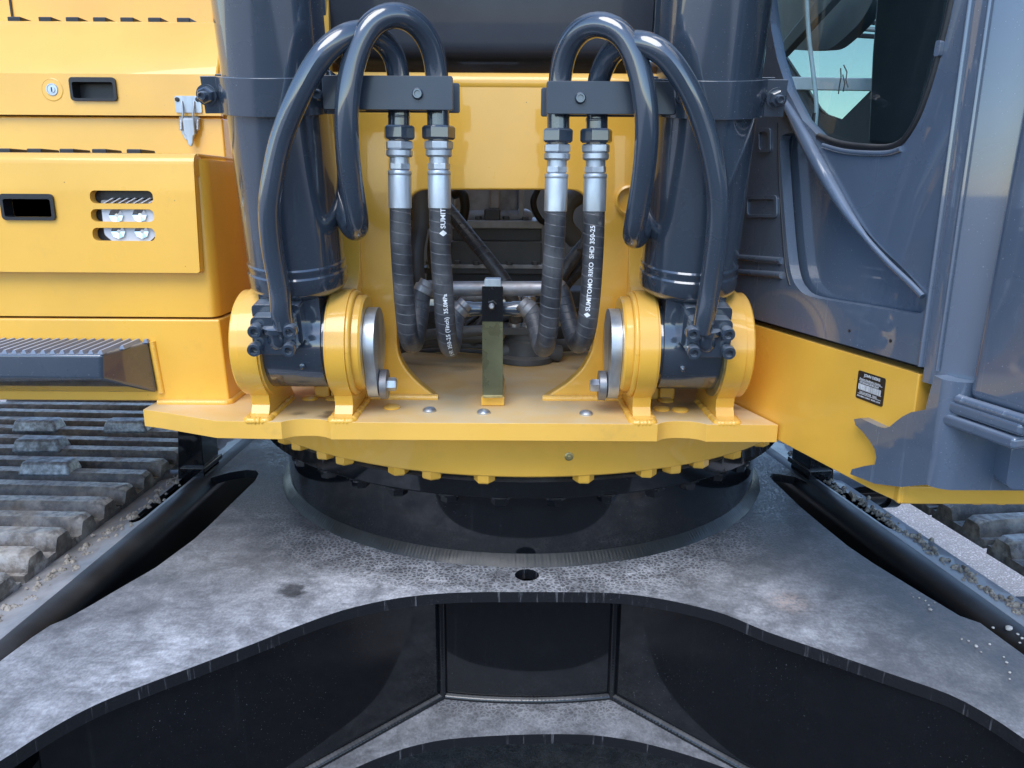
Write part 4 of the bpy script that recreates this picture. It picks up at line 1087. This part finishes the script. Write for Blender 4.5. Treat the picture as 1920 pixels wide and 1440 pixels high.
# lower cabinet with door
YD = 1.385
z2 = PY(100, 292, YC).z
low = obj("lower_cabinet", *prism(fillet([(-2.3, YC + .002), (XR - .012, YC + .002), (XR - .004, YC + .02), (XR - .004, 1.95), (-2.3, 1.95)], [0, .012, .012, 0, 0], 5), z2 - zb1 - .008, mapXY(zb1 + .004)), M_YEL, XCV, smooth=35, bevel=.004, label="low yellow cabinet with slotted lamp door")
zd0 = PY(200, 511, YD).z; zd1 = PY(200, 286, YD).z
xd = PY(374, 505, YD).x
xdt = PY(362, 300, YD).x
def dd(px, py): p = PY(px, py, YD); return (p.x, p.z)
def slot(x0, y0, x1, y1):
    a = dd(x0, y0); b = dd(x1, y1); return rrect(a[0], b[1], b[0], a[1], .009, 5)
hnd = lambda x0, y0, x1, y1: rrect(dd(x0, y0)[0], dd(x1, y1)[1], dd(x1, y1)[0], dd(x0, y0)[1], .006, 4)
door_o = fillet([(-2.3, zd0), (xd, zd0), (xdt, zd1 - .018), (-2.3, zd1 - .018)], [0, .006, .008, 0], 4)
door = obj("cabinet_door", *prism(door_o, .018, mapXZ(YD), [slot(167, 357, 288, 382), slot(169, 392, 290, 416), slot(172, 427, 292, 452), hnd(3, 366, 105, 411)]), M_YEL, low, smooth=30, bevel=.0035, segs=3)
door_top = obj("door_hood", *prism([(xdt + .002, YD + .02), (xdt + .006, 1.612), (-2.3, 1.612), (-2.3, YD + .02)], .004, mapXY(zd1 - .004)), M_YEL, low, bevel=.001)
obj("hood_roll", *lathe([(.0195, 0), (.0195, 2.3 + xdt)], (-2.3, YD + .0200, zd1 - .0196), (1, 0, 0), 24), M_YEL, low)
# lamp behind the slots
obj("lamp_recess", *prism(fillet([dd(150, 345), dd(305, 345), dd(305, 465), dd(150, 465)], .005, 2), .004, mapXZ(YC - .0005)), M_PLASTIC, low)
lc0 = dd(186, 386); lc1 = dd(292, 456)
lamp = obj("work_lamp", *prism(fillet([(lc0[0], lc0[1]), (lc1[0], lc0[1]), (lc1[0], lc1[1] + .014), (lc1[0] - .016, lc1[1]), (lc0[0] + .016, lc1[1]), (lc0[0], lc1[1] + .014)], .004, 3), .010, mapXZ(YC - .014)), M_LAMP, low, bevel=.002)
obj("lamp_rim", *prism(fillet([(lc0[0] - .004, lc0[1] + .01), (lc1[0] + .003, lc0[1] + .01), (lc1[0] + .003, lc1[1] + .012), (lc1[0] - .016, lc1[1] - .005), (lc0[0] + .016, lc1[1] - .005), (lc0[0] - .004, lc1[1] + .012)], .004, 3), .004, mapXZ(YC - .0055)), M_STEEL, low, bevel=.001)
for px, py in ((219, 404), (263, 403), (223, 434), (267, 434)):
    q = PY(px, py, YC - .014)
    obj("led_reflector", *lathe([(.0130, .0), (.0125, .0035), (.0035, .0006), (.0, .0006)], (q.x, YC - .0142, q.z), (0, -1, 0), 8), M_LED, low, smooth=10)
for i in range(7):
    a = PY(195 + i * 14, 381, YC - .008); b = PY(212 + i * 14, 371, YC - .008)
    obj("lamp_fin", *hexa([(a.x, YC - .012, a.z), (a.x + .003, YC - .012, a.z), (a.x + .003, YC - .004, a.z), (a.x, YC - .004, a.z)], [(b.x, YC - .012, b.z), (b.x + .003, YC - .012, b.z), (b.x + .003, YC - .004, b.z), (b.x, YC - .004, b.z)]), M_LAMP, low)
def handle(x0, y0, x1, y1, Y, parent):
    def c(px, py): p = PY(px, py, Y); return (p.x, p.z)
    a = c(x0, y0); b = c(x1, y1)
    o = rrect(a[0], b[1], b[0], a[1], .007, 5)
    m = .0055
    i = rrect(a[0] + m, b[1] + m * .9, b[0] - m, a[1] - m * 1.6, .004, 4)
    g = G().add(prism(o, .009, mapXZ(Y - .005), [i]))
    g.add(prism(i, .003, mapXZ(Y + .022)))
    n = len(i); v = [Vector((p[0], Y + .003, p[1])) for p in i] + [Vector((p[0], Y + .0235, p[1])) for p in i]
    g.add((v, [(k, (k + 1) % n, n + (k + 1) % n, n + k) for k in range(n)]))
    h = obj("door_handle", g.v, g.f, M_PLASTIC, parent, smooth=35, bevel=.0012)
    return h
handle(0, 363, 107, 413, YD, low)
# upper cabinet with lid
YU = 1.62
zu1 = PY(200, 219, YU).z; zl1 = PY(200, 27, YU).z
xu = PY(423, 300, YU).x
up_ = obj("upper_cabinet", *prism([(-2.6, YU), (xu, YU), (xu, 2.4), (-2.6, 2.4)], zu1 - z2 + .03, mapXY(z2 - .03)), M_YEL, XCV, smooth=30, bevel=.004, label="upper yellow cabinet with lock and zinc latch")
def ud(px, py): p = PY(px, py, YU - .012); return (p.x, p.z)
lb, lt = ud(200, 216)[1], zl1
lx = xu + .002
a, b = ud(130, 145), ud(222, 190)
lockc = ud(98, 168)
mz = PY(200, 140, YU).z
# lid: lower band upright, upper part leaning back a little
lid = obj("cabinet_lid", *prism([(-2.6, lb), (lx, lb), (lx, mz), (-2.6, mz)], .014, mapXZ(YU - .012), [rrect(a[0] + .002, b[1] + .002, b[0] - .002, a[1] - .002, .005, 4), circ(lockc[0], lockc[1], .020, 28)]), M_YEL, up_, smooth=30, bevel=0)
obj("cabinet_body", *box((-2.59, YU + .032, zu1 - .001), (lx - .004, 2.3, mz - .001)), M_YEL, up_)
v = [(-2.6, YU - .012, mz), (lx, YU - .012, mz), (lx, YU + .045, lt - .012), (lx, YU + .06, lt), (lx, 1.95, lt), (lx, 1.95, mz), (-2.6, YU + .045, lt - .012), (-2.6, YU + .06, lt), (-2.6, 1.95, lt), (-2.6, 1.95, mz)]
obj("lid_hood", v, [(0, 1, 2, 6), (6, 2, 3, 7), (7, 3, 4, 8), (1, 5, 4, 3, 2), (0, 6, 7, 8, 9), (5, 9, 8, 4)], M_YEL, up_, smooth=40, bevel=.006, segs=3)
handle(130, 145, 222, 190, YU - .012, up_)
obj("lock_recess", *lathe([(.0215, -.0125), (.0200, -.013), (.016, -.004), (0, -.004)], (lockc[0], YU, lockc[1]), (0, 1, 0), 32), M_YEL, up_)
obj("door_lock", *lathe([(.0125, 0), (.0125, .008), (.011, .010), (.0095, .010), (.009, .009), (.006, .009), (.006, .0105), (0, .0105)], (lockc[0], YU - .004, lockc[1]), (0, -1, 0), 28), M_ZINC, up_)
obj("key_slot", *prism(rrect(lockc[0] - .001, lockc[1] - .0045, lockc[0] + .001, lockc[1] + .0045, .0008, 2), .0006, mapXZ(YU - .0152)), M_PLASTIC, up_)
# latch
a, b = ud(328, 180), ud(380, 212)
obj("latch_plate", *prism(rrect(a[0], b[1], b[0], a[1], .003, 3), .003, mapXZ(YU - .0155)), M_ZINC, up_, bevel=.0008)
for px in (334, 372):
    q = ud(px, 187); obj("latch_rivet", *lathe([(.0045, 0), (.004, .003), (0, .0035)], (q[0], YU - .0155, q[1]), (0, -1, 0), 16), M_PLASTIC, up_)
for px in (341, 364):
    p0 = PY(px, 190, YU - .016); p1 = PY(px + (2 if px < 350 else -2), 212, YU - .022); p2 = PY(px + (1 if px < 350 else -1), 228, YU - .016)
    obj("latch_wire", *tube([p0, p1, p2], .002, 10)[:2], M_ZINC, up_, smooth=60)
    pts = []
    for i in range(70):
        c = PY(340 if px < 350 else 371, 222 + i * .32, YU - .010); aa = i * .8
        pts.append(c + Vector((.0035 * math.cos(aa), .0035 * math.sin(aa), 0)))
    obj("latch_spring", *tube(pts, .0010, 6)[:2], M_BOLT, up_, smooth=60)
q0, q1 = PY(344, 222, YU - .014), PY(368, 256, YU - .014)
obj("latch_lever", *prism([(q0.x, q0.z), (q1.x, q0.z), (q1.x, q1.z + .004), (q1.x - .004, q1.z), (q1.x - .006, q1.z - .014), (q1.x - .009, q1.z - .019), (q0.x + .009, q1.z - .019), (q0.x + .006, q1.z - .014), (q0.x + .004, q1.z), (q0.x, q1.z + .004)], .006, mapXZ(YU - .020)), M_ZINC, up_, bevel=.002)
obj("latch_base", *prism([(PY(337, 220, YU).x, PY(337, 218, YU).z), (PY(375, 220, YU).x, PY(375, 218, YU).z), (PY(372, 245, YU).x, PY(372, 245, YU).z), (PY(364, 262, YU).x, PY(364, 262, YU).z), (PY(349, 262, YU).x, PY(349, 262, YU).z), (PY(340, 245, YU).x, PY(340, 245, YU).z)], .004, mapXZ(YU - .0045)), M_ZINC, up_, bevel=.0008)
# third, highest box and anti-slip pads
top = obj("upper_box", *box((-2.8, 1.82, zl1 - .02), (PY(400, 10, 1.82).x, 2.6, zl1 + .35)), M_YEL, XCV, smooth=30, bevel=.006, label="topmost yellow box behind the lid")
obj("box_seam", *box((PY(19, 10, 1.816).x - .002, 1.8165, zl1 + .005), (PY(19, 10, 1.816).x + .002, 1.8195, zl1 + .34)), M_PLASTIC, top)
for px in (27, 85, 136, 187, 238, 290, 344):
    q = PY(px, 24, YU + .07)
    obj("grip_pad", *box((q.x - .0135, YU + .065, lt - .003), (q.x + .0135, YU + .125, lt + .0085)), M_PLASTIC, up_, bevel=.002)
for px in (5, 63, 124, 185, 250):
    q = PY(px, 280, YD + .09)
    obj("grip_pad", *box((q.x - .0135, YD + .09, zd1 - .002), (q.x + .0135, YD + .15, zd1 + .0105)), M_PLASTIC, low, bevel=.002)
q = PY(110, 284, YD + .1); 
obj("grip_plate", *box((-2.2, YD + .075, zd1 - .002), (PY(262, 284, YD + .08).x, 1.60, zd1 + .003)), M_PLASTIC, low, bevel=.001)

# ------------------------------------------------------------------ cab-side beam and platform
zbt, zbb = 1.417, 1.2262
def wu(px, py, off=0): return w2(Q(px, py, off))
uc = wu(1690, 945)[0]                # where the beam turns the front corner
beam_o = [(-.45, zbb), (uc - .05, wu(1690, 945)[1] * .5 + zbb * .5), (uc, wu(1690, 945)[1]), (uc, zbt), (-.45, zbt)]
beam = obj("platform_beam", *prism(beam_o, .05, wmap(-.05)), M_YEL, XCV, smooth=30, bevel=.010, segs=3, label="yellow platform beam under the cab with the serial plate")
cn = W0 + WD * uc
cz0 = wu(1690, 945)[1] - .002
obj("front_sill", *box((cn.x - .004, cn.y + .002, cz0), (cn.x + 1.2, cn.y + .06, PY(1800, 912, cn.y).z)), M_YEL, beam, smooth=30, bevel=.004)
ME_SB = mesh_only("sill_bolt", hexhead(.010, .006), M_YEL)
for px in (1830, 1875):
    q = PY(px, 946, cn.y + .02); place("sill_bolt", ME_SB, (q.x, cn.y + .025, cz0), (0, 0, -1), beam)
# grey painted bracket plate, torch-cut outline, bent round the platform corner
ub = wu(1760, 800, .008)[0]; rb_ = .025
def bend(u, v, w):
    """along the wall up to ub, then round a small radius on to the front"""
    o = .014 + w
    if u <= ub: p = W0 + WD * u + WN * o
    else:
        c = W0 + WD * ub + WN * (.014 - rb_); a_max = math.atan2(WD.y, WD.x); a1 = math.atan2(WN.y, WN.x)
        tot = (math.atan2(-1, 0) - a1) % (2 * math.pi); L_ = rb_ * tot
        t = min(1, (u - ub) / L_); a = a1 + tot * t; p = c + Vector((math.cos(a), math.sin(a), 0)) * (rb_ + w)
        if u - ub > L_: p = p + Vector((u - ub - L_, 0, 0))
    return Vector((p.x, p.y, v))
pix = [(1601, 786), (1613, 784), (1628, 791), (1645, 799), (1658, 803), (1668, 800), (1680, 790), (1692, 781), (1708, 773), (1724, 770), (1735, 768), (1745, 728), (1752, 704)]
pix2 = [(1690, 913), (1640, 907), (1594, 889), (1597, 880), (1620, 874), (1640, 871), (1643, 858), (1640, 842), (1630, 826), (1616, 808), (1604, 797)]
ztop_ = wu(1752, 704, .008)[1]; zlow_ = wu(1757, 914, .008)[1]
us = [ub + .0055 * k for k in range(0, 9)] + [ub + .10, ub + .6]
gb = [wu(x, y, .014) for x, y in pix] + [(ub, ztop_), (ub, zlow_)] + [wu(x, y, .014) for x, y in pix2]
g = G().add(prism(gb, .0245, bend, t0=-.0245))
sv = []; sf = []
for u in us: sv += [bend(u, zlow_, 0), bend(u, ztop_, 0), bend(u, ztop_, -.0245), bend(u, zlow_, -.0245)]
for k in range(len(us) - 1):
    for q in range(4): sf.append((k * 4 + q, k * 4 + (q + 1) % 4, k * 4 + 4 + (q + 1) % 4, k * 4 + 4 + q))
g.add((sv, sf))
gp = obj("platform_bracket", g.v, g.f, M_CAB, XCV, smooth=40, label="torch-cut grey bracket plate at the platform corner")
cfy = bend(ub + .2, 1, 0).y
q0 = PY(1891, 832, cfy - .02); q1 = PY(1891, 914, cfy - .02)
obj("cover_step", *prism(rrect(q0.x, q1.z, q0.x + .5, q0.z + .005, .012, 4), .03, mapXZ(cfy - .028)), M_CAB, gp, smooth=30, bevel=.008, segs=3)
# serial plate
pl4 = [wu(1611, 694), wu(1660, 709), wu(1655, 763), wu(1607, 746)]
u0 = min(p[0] for p in pl4); u1 = max(p[0] for p in pl4); v0 = wu(1608, 746)[1]; v1 = wu(1611, 694)[1]
v0 = (wu(1607, 746)[1] + wu(1655, 763)[1]) / 2; v1 = (wu(1611, 694)[1] + wu(1660, 709)[1]) / 2
sp = obj("serial_plate", *prism(rrect(u0, v0, u1, v1, .003, 3), .0008, wmap(.0003)), M_PLATE, beam, bevel=0, label="small black serial plate with white print")
w_ = u1 - u0; h_ = v1 - v0
def plate_text(s, x, y, size, bold=0):
    v, f = text_mesh(s, size, 2)
    L_ = max(p.x for p in v)
    k = min(1, (w_ * .86) / L_) if L_ else 1
    obj("lettering", [wmap(.0014)(u0 + x * w_ + p.x * k, v0 + y * h_ + p.y, 0) for p in v], f, M_WHITE, beam, smooth=0)
plate_text("JOHN DEERE", .24, .84, h_ * .14)
plate_text("Product Identification Number", .09, .70, h_ * .085)
plate_text("1FF350GXCKF813269", .09, .575, h_ * .105)
plate_text("EXCAVATOR  350G", .14, .22, h_ * .10)
plate_text("JOHN DEERE & COMPANY  MOLINE, ILLINOIS", .06, .09, h_ * .075)
x = .07; rb = random.Random(5); kx = 0
while x < .9:
    wd = rb.choice((.012, .02, .03))
    obj("bar_stripe", *prism([(u0 + x * w_, v0 + .36 * h_), (u0 + (x + wd) * w_, v0 + .36 * h_), (u0 + (x + wd) * w_, v0 + .55 * h_), (u0 + x * w_, v0 + .55 * h_)], .0002, wmap(.0012)), M_WHITE, beam, smooth=0)
    x += wd + rb.choice((.012, .018))
for y in (.67, .34, .19):
    obj("rule_line", *prism([(u0 + .07 * w_, v0 + y * h_), (u0 + .93 * w_, v0 + y * h_), (u0 + .93 * w_, v0 + (y + .012) * h_), (u0 + .07 * w_, v0 + (y + .012) * h_)], .0002, wmap(.0012)), M_WHITE, beam, smooth=0)

# ------------------------------------------------------------------ cab
zc0 = wu(1560, 643)[1] + .004
zc0 = wu(1560, 643)[1] + .003
ue = wu(1742, 620)[0]
win = [(1437, -330), (1440, 0), (1447, 60), (1457, 110), (1476, 170), (1505, 225), (1535, 256), (1575, 270), (1620, 276), (1665, 277), (1690, 268), (1706, 250), (1726, 214), (1748, 152), (1768, 78), (1786, 0), (1850, -330)]
winw = [wu(x, y) for x, y in win]
rec = [(1463, 262), (1466, 330), (1471, 400), (1477, 470), (1484, 515), (1496, 540), (1520, 556), (1600, 570), (1690, 585), (1722, 588), (1735, 578), (1737, 560), (1722, 535), (1690, 500), (1650, 462), (1610, 415), (1575, 360), (1545, 305), (1525, 275), (1500, 255), (1480, 250)]
recw = [wu(x, y) for x, y in rec]
recw = [(p.x, p.y) for p in spl([Vector((a, b, 0)) for a, b in recw], 4, closed=True)]
cabm = M_CAB
cab = obj("cab", *prism([(-.30, zc0), (ue, zc0), (ue, 2.6), (-.30, 2.6)], .018, wmap(-.018), [winw, recw]), cabm, XCV, smooth=30, bevel=.005, segs=3, label="glossy blue-grey cab with a curved side window")
inner = [(-.29, zc0 + .01), (ue - .01, zc0 + .01), (ue - .01, wu(1700, 300)[1]), (wu(1600, 290)[0], wu(1600, 290)[1] - .004), (wu(1545, 275)[0], wu(1545, 280)[1]), (wu(1490, 225)[0], wu(1490, 228)[1]), (-.29, wu(1470, 190)[1])]
obj("recessed_panel", *prism(inner, .006, wmap(-.032)), cabm, cab, smooth=30)
# bead along the recess, a rounded pressed rail
rail = [(1452, 165), (1478, 205), (1500, 245), (1525, 290), (1553, 340), (1588, 398), (1625, 448), (1665, 492), (1705, 530), (1730, 556)]
rp = spl([Q(x, y, .004) for x, y in rail], 8)
rp2, L_ = resample(rp, 70); rp2 = smooth_path(rp2, 3)
rads = [.004 + .007 * math.sin(math.pi * min(1, i / 50)) for i in range(71)]
v, f, uv = tube(rp2, rads, 18)
obj("pressed_rail", v, f, cabm, cab, smooth=60)
for (a, b, c, d) in ((1424, 240, 1447, 286), (1402, 366, 1459, 408)):
    p = [wu(a, b), wu(c, b), wu(c, d), wu(a, d)]
    obj("grip_recess", *prism(fillet(p, .008, 4), .003, wmap(.0004), [fillet([wu(a + 2, b + 8), wu(c - 5, b + 8), wu(c - 5, d - 6), wu(a + 2, d - 6)], .006, 4)]), cabm, cab, smooth=30, bevel=.002)
for y in (487, 514):
    a, b = Q(1388, y - 4, .001), Q(1466, y + 2, .001)
    obj("panel_rib", *tube([a.lerp(b, i / 8) for i in range(9)], .006, 12)[:2], cabm, cab, smooth=60)
pts = [Q(1459, 230, 0), Q(1461, 330, 0), Q(1467, 430, 0), Q(1473, 500, 0), Q(1481, 535, 0)]
obj("panel_seam", *tube(spl(pts, 6), .0016, 8)[:2], M_PLASTIC, cab, smooth=60)
for px, py in ((1593, 620), (1670, 639)):
    q = Q(px, py, 0); obj("plug_hole", *lathe([(.0025, 0), (.0025, .0006), (0, .0006)], q, WN, 12), M_PLASTIC, cab)
# window: glass, gasket, interior
glass_o = [wu(x, y, -.012) for x, y in win]
obj("window_glass", *prism(glass_o, .005, wmap(-.017)), M_GLASS, cab, smooth=0)
gk = [Q(x, y, -.002) for x, y in win[6:]]
gk, L_ = resample(spl(gk, 6), 60)
obj("window_gasket", *tube(gk, .0055, 10)[:2], M_PLASTIC, cab, smooth=60)
# trim lip under the glass and a clip
q = [Q(x, y, .001) for x, y in ((1543, 273), (1580, 283), (1620, 287), (1665, 287), (1690, 279))]
obj("trim_lip", *tube(smooth_path(resample(spl(q, 5), 30)[0], 1), .004, 10)[:2], cabm, cab, smooth=60)
qa = Q(1765, 75, .001)
obj("window_clip", *prism(fillet([wu(1762, 76), wu(1772, 76), wu(1767, 106), wu(1757, 106)], .003, 3), .006, wmap(.0)), cabm, cab, bevel=.0015)
# corner post: the wall bends round to the front
cp = []
rc = .11
cen = W0 + WD * ue - WN * rc
a0 = math.atan2(WN.y, WN.x)
N_ = 16
arcp = [(cen.x + rc * math.cos(a0 + t), cen.y + rc * math.sin(a0 + t)) for t in [R(95) * i / N_ for i in range(N_ + 1)]]
d_ = Vector((-math.sin(a0 + R(95)), math.cos(a0 + R(95))))
arcp.append((arcp[-1][0] + d_.x * .7, arcp[-1][1] + d_.y * .7))
inn_ = [(cen.x + (rc - .02) * math.cos(a0 + t), cen.y + (rc - .02) * math.sin(a0 + t)) for t in [R(95) * i / N_ for i in range(N_ + 1)]]
inn_.append((arcp[-1][0] + 0.0, arcp[-1][1] + .02))
obj("corner_post", *prism(arcp + inn_[::-1], 1.22, mapXY(zc0 - .02)), cabm, cab, smooth=35, bevel=.003)
for du, r_ in ((-.006, .0035), (.022, .003)):
    b0 = W0 + WD * (ue + du) + WN * (.0005 if du < 0 else -.001)
    obj("post_moulding", *tube([b0 + Vector((0, 0, zc0)), b0 + Vector((0, 0, 2.6))], r_, 12)[:2], cabm, cab, smooth=60)
# interior
def ipix(pts, off): return [wu(x, y, off) for x, y in pts]
ap = ipix([(1452, 84), (1530, 203), (1542, 214), (1576, 226), (1634, 168), (1643, 120), (1648, 60), (1655, -80), (1420, -80)], -.62)
big = [(-1.4, 1.3), (1.2, 1.3), (1.2, 2.75), (-1.4, 2.75)]
obj("cab_far_wall", *prism(big, .02, wmap(-.64), [ap]), M_INT, cab, smooth=0)
obj("cab_gap_filler", *prism([(-.5, zbt - .02), (ue + .02, zbt - .02), (ue + .02, zc0 + .03), (-.5, zc0 + .03)], .3, wmap(-.33)), M_INT, cab)  # dark filler added so the gap under the cab looks black
obj("far_window", *prism(ap, .006, wmap(-.632)), M_GLASS2, cab, smooth=0)
obj("cab_floor", *prism([(-.45, -.03), (.62, -.03), (.62, -.63), (-.45, -.63)], .02, lambda u, v, w: W0 + WD * u + WN * v + Vector((0, 0, zc0 - .004 + w))), M_INT, cab)
obj("cab_pillar", *prism(ipix([(1650, -120), (1632, 100), (1624, 270), (1705, 280), (1770, 40), (1800, -120)], -.05), .03, wmap(-.08)), M_INT, cab, smooth=30, bevel=.008)
st = [wu(x, y, -.30) for x, y in ((1430, 60), (1470, 92), (1515, 95), (1558, 92), (1584, 70), (1613, 42), (1634, 8), (1655, -60), (1500, -120))]
obj("seat_side", *prism(fillet(st, .03, 5), .03, wmap(-.33)), M_TRIM, cab, smooth=40, bevel=.02, segs=4)
st = [wu(x, y, -.26) for x, y in ((1452, 95), (1462, 108), (1570, -10), (1600, -60), (1575, -60))]
obj("seat_rail", *prism(st, .02, wmap(-.28)), M_TRIM, cab, bevel=.005)
for k in range(6):
    p = [wu(x, y, -.5) for x, y in ((1590, 70 - k * 13), (1650, 74 - k * 13), (1650, 66 - k * 13), (1596, 61 - k * 13))]
    obj("bellows_fold", *prism(p, .05, wmap(-.55 - .004 * k)), M_TRIM if k % 2 else M_INT, cab, bevel=.004)
p = ipix([(1440, 143), (1660, 147), (1660, 171), (1440, 168)], -.60)
obj("far_sill", *prism(p, .02, wmap(-.615)), M_PALE, cab, bevel=.003)
wp = [Q(1512, -20, -.03), Q(1516, 60, -.03), Q(1525, 140, -.03), Q(1531, 200, -.03), Q(1529, 235, -.03)]
obj("pull_cord", *tube(spl(wp, 6), .0035, 10)[:2], M_PALE, cab, smooth=60)
obj("cord_grip", *tube([Q(1529, 212, -.03), Q(1527, 232, -.03), Q(1520, 248, -.03)], .006, 12)[:2], M_PLASTIC, cab, smooth=60)
mk = [((1582, 122), (1588, 135), (1586, 150), (1590, 164)), ((1576, 128), (1577, 145), (1574, 160), (1572, 176)), ((1580, 140), (1584, 156), (1581, 172))]
for m in mk:
    obj("pen_mark", *tube([Q(x, y, -.0115) for x, y in m], .0009, 6)[:2], M_INT, cab, smooth=60)

# ------------------------------------------------------------------ guard post at the platform corner
def wbox(ua, ub, va, vb, za, zb_): # along wall, off wall, height
    P4 = lambda z: [W0 + WD * a + WN * b + Vector((0, 0, z)) for a, b in ((ua, va), (ub, va), (ub, vb), (ua, vb))]
    return hexa(P4(za), P4(zb_))
gu0 = wu(1762, 790, .012)[0]; gu1 = wu(1900, 840, .012)[0]
gz0 = Q(1762, 795, .012).z; gz1 = Q(1762, 745, .012).z; gm = (gz0 + gz1) / 2
post_g = empty("guard_post", W0 + WD * gu0 + Vector((0, 0, gz0)), XCV, label="grey square guard post on two bolted base plates")
obj("base_plate", *wbox(gu0, gu1, .012, -.2, gz0, gm - .0015), M_CAB, post_g, smooth=30, bevel=.005, segs=3)
obj("base_plate", *wbox(gu0 + .004, gu1 + .004, .010, -.2, gm, gz1), M_CAB, post_g, smooth=30, bevel=.006, segs=3)
pu = wu(1807, 733, 0)[0]
P4 = lambda z, k: [W0 + WD * (a + k) + WN * b + Vector((0, 0, z)) for a, b in ((pu, 0), (pu + .15, 0), (pu + .15, -.15), (pu, -.15))]
obj("post_tube", *hexa(P4(gz1 + .001, 0), P4(2.7, wu(1913, 177, 0)[0] - pu + .03)), M_CAB, post_g, smooth=30, bevel=.018, segs=4)
pts = [W0 + WD * (pu - .003 + .005 * i) + WN * .003 + Vector((0, 0, gz1 + .002)) for i in range(32)]
obj("weld_bead", *bead(pts, .007, 70), M_CAB, post_g, smooth=60)

# ------------------------------------------------------------------ loose stones and mud
ME_ST = []
for k in range(4):
    rnd = random.Random(40 + k)
    bm = bmesh.new(); bmesh.ops.create_icosphere(bm, subdivisions=2, radius=1.0)
    for v_ in bm.verts: v_.co *= rnd.uniform(.72, 1.12)
    for v_ in bm.verts: v_.co.z *= .7
    me = bpy.data.meshes.new("pebble"); bm.to_mesh(me); bm.free(); me.materials.append(M_STONE)
    me.polygons.foreach_set("use_smooth", [True] * len(me.polygons)); ME_ST.append(me)
pebs = [(1709, 1113, 3), (1712, 1120, 4), (1723, 1122, 6), (1735, 1127, 5), (1741, 1135, 4), (1744, 1144, 8), (1752, 1131, 4), (1891, 1181, 15), (1803, 1199, 5), (1816, 1203, 6), (1830, 1213, 8), (1855, 1209, 6), (1839, 1223, 4), (1882, 1233, 5), (1887, 1243, 6), (1893, 1262, 6), (1908, 1190, 6), (1916, 1198, 7), (1862, 1178, 6), (1893, 1274, 4), (1912, 1206, 5)]
for k, (px, py, d) in enumerate(pebs):
    p = PZ(px, py, Z_CB); s = d * .00042
    o = bpy.data.objects.new("pebble", ME_ST[k % 4]); sc.collection.objects.link(o)
    o.location = (p.x, p.y, Z_CB + s * .55); o.scale = (s * random.uniform(.9, 1.3), s, s); o.rotation_euler = (0, 0, random.uniform(0, 6))
    o["category"] = "pebble"; o["group"] = "pebbles on the black frame plate"
    o["label"] = "largest pale pebble, resting by the track end on the frame" if d == 15 else ("small pale pebble by the edge of the long dark slot in the frame plate" if px < 1790 else "small pale pebble in the loose row beyond the slot end, towards the plate corner" if px < 1870 else "small pale pebble beside the large one at the outer edge of the frame plate")
def mud_strip(spots, n, seed, name="mud"):
    rnd = random.Random(seed); g = G()
    for (c, r, m) in spots:
        for _ in range(m):
            a = rnd.uniform(0, 6.28); q = abs(rnd.gauss(0, .5)) * r
            s = rnd.uniform(.0025, .0075)
            o = c + Vector((math.cos(a) * q, math.sin(a) * q, 0))
            v = []
            for i in range(3):
                for j in range(5):
                    t = R(72 * j + rnd.uniform(-15, 15)); k = (1, .8, .3)[i] * s * rnd.uniform(.7, 1.2)
                    v.append(o + Vector((math.cos(t) * k, math.sin(t) * k, (-.001, s * .5, s)[i])))
            f = [(i * 5 + j, i * 5 + (j + 1) % 5, i * 5 + 5 + (j + 1) % 5, i * 5 + 5 + j) for i in range(2) for j in range(5)] + [(10, 11, 12, 13, 14)]
            g.add((v, f))
    o = obj(name, g.v, g.f, M_MUD, None, smooth=30); o["kind"] = "stuff"; o["label"] = "dry mud crumbs lying along the side frame"
    return o
sp_ = []
for i in range(34):
    t = i / 33; c = mpr(-.06 + 1.0 * t, .070 + random.uniform(-.012, .012), .895); sp_.append((c, .020, 14))
mud_strip(sp_, 0, 3)
sp_ = []
for i in range(30):
    t = i / 29; c = mpl(-.12 + 1.05 * t, .088 + random.uniform(-.014, .01), .892); sp_.append((c, .022, 9))
for i in range(14): sp_.append((mpl(random.uniform(.1, .9), random.uniform(.03, .07), .897), .03, 2))
mud_strip(sp_, 0, 4)
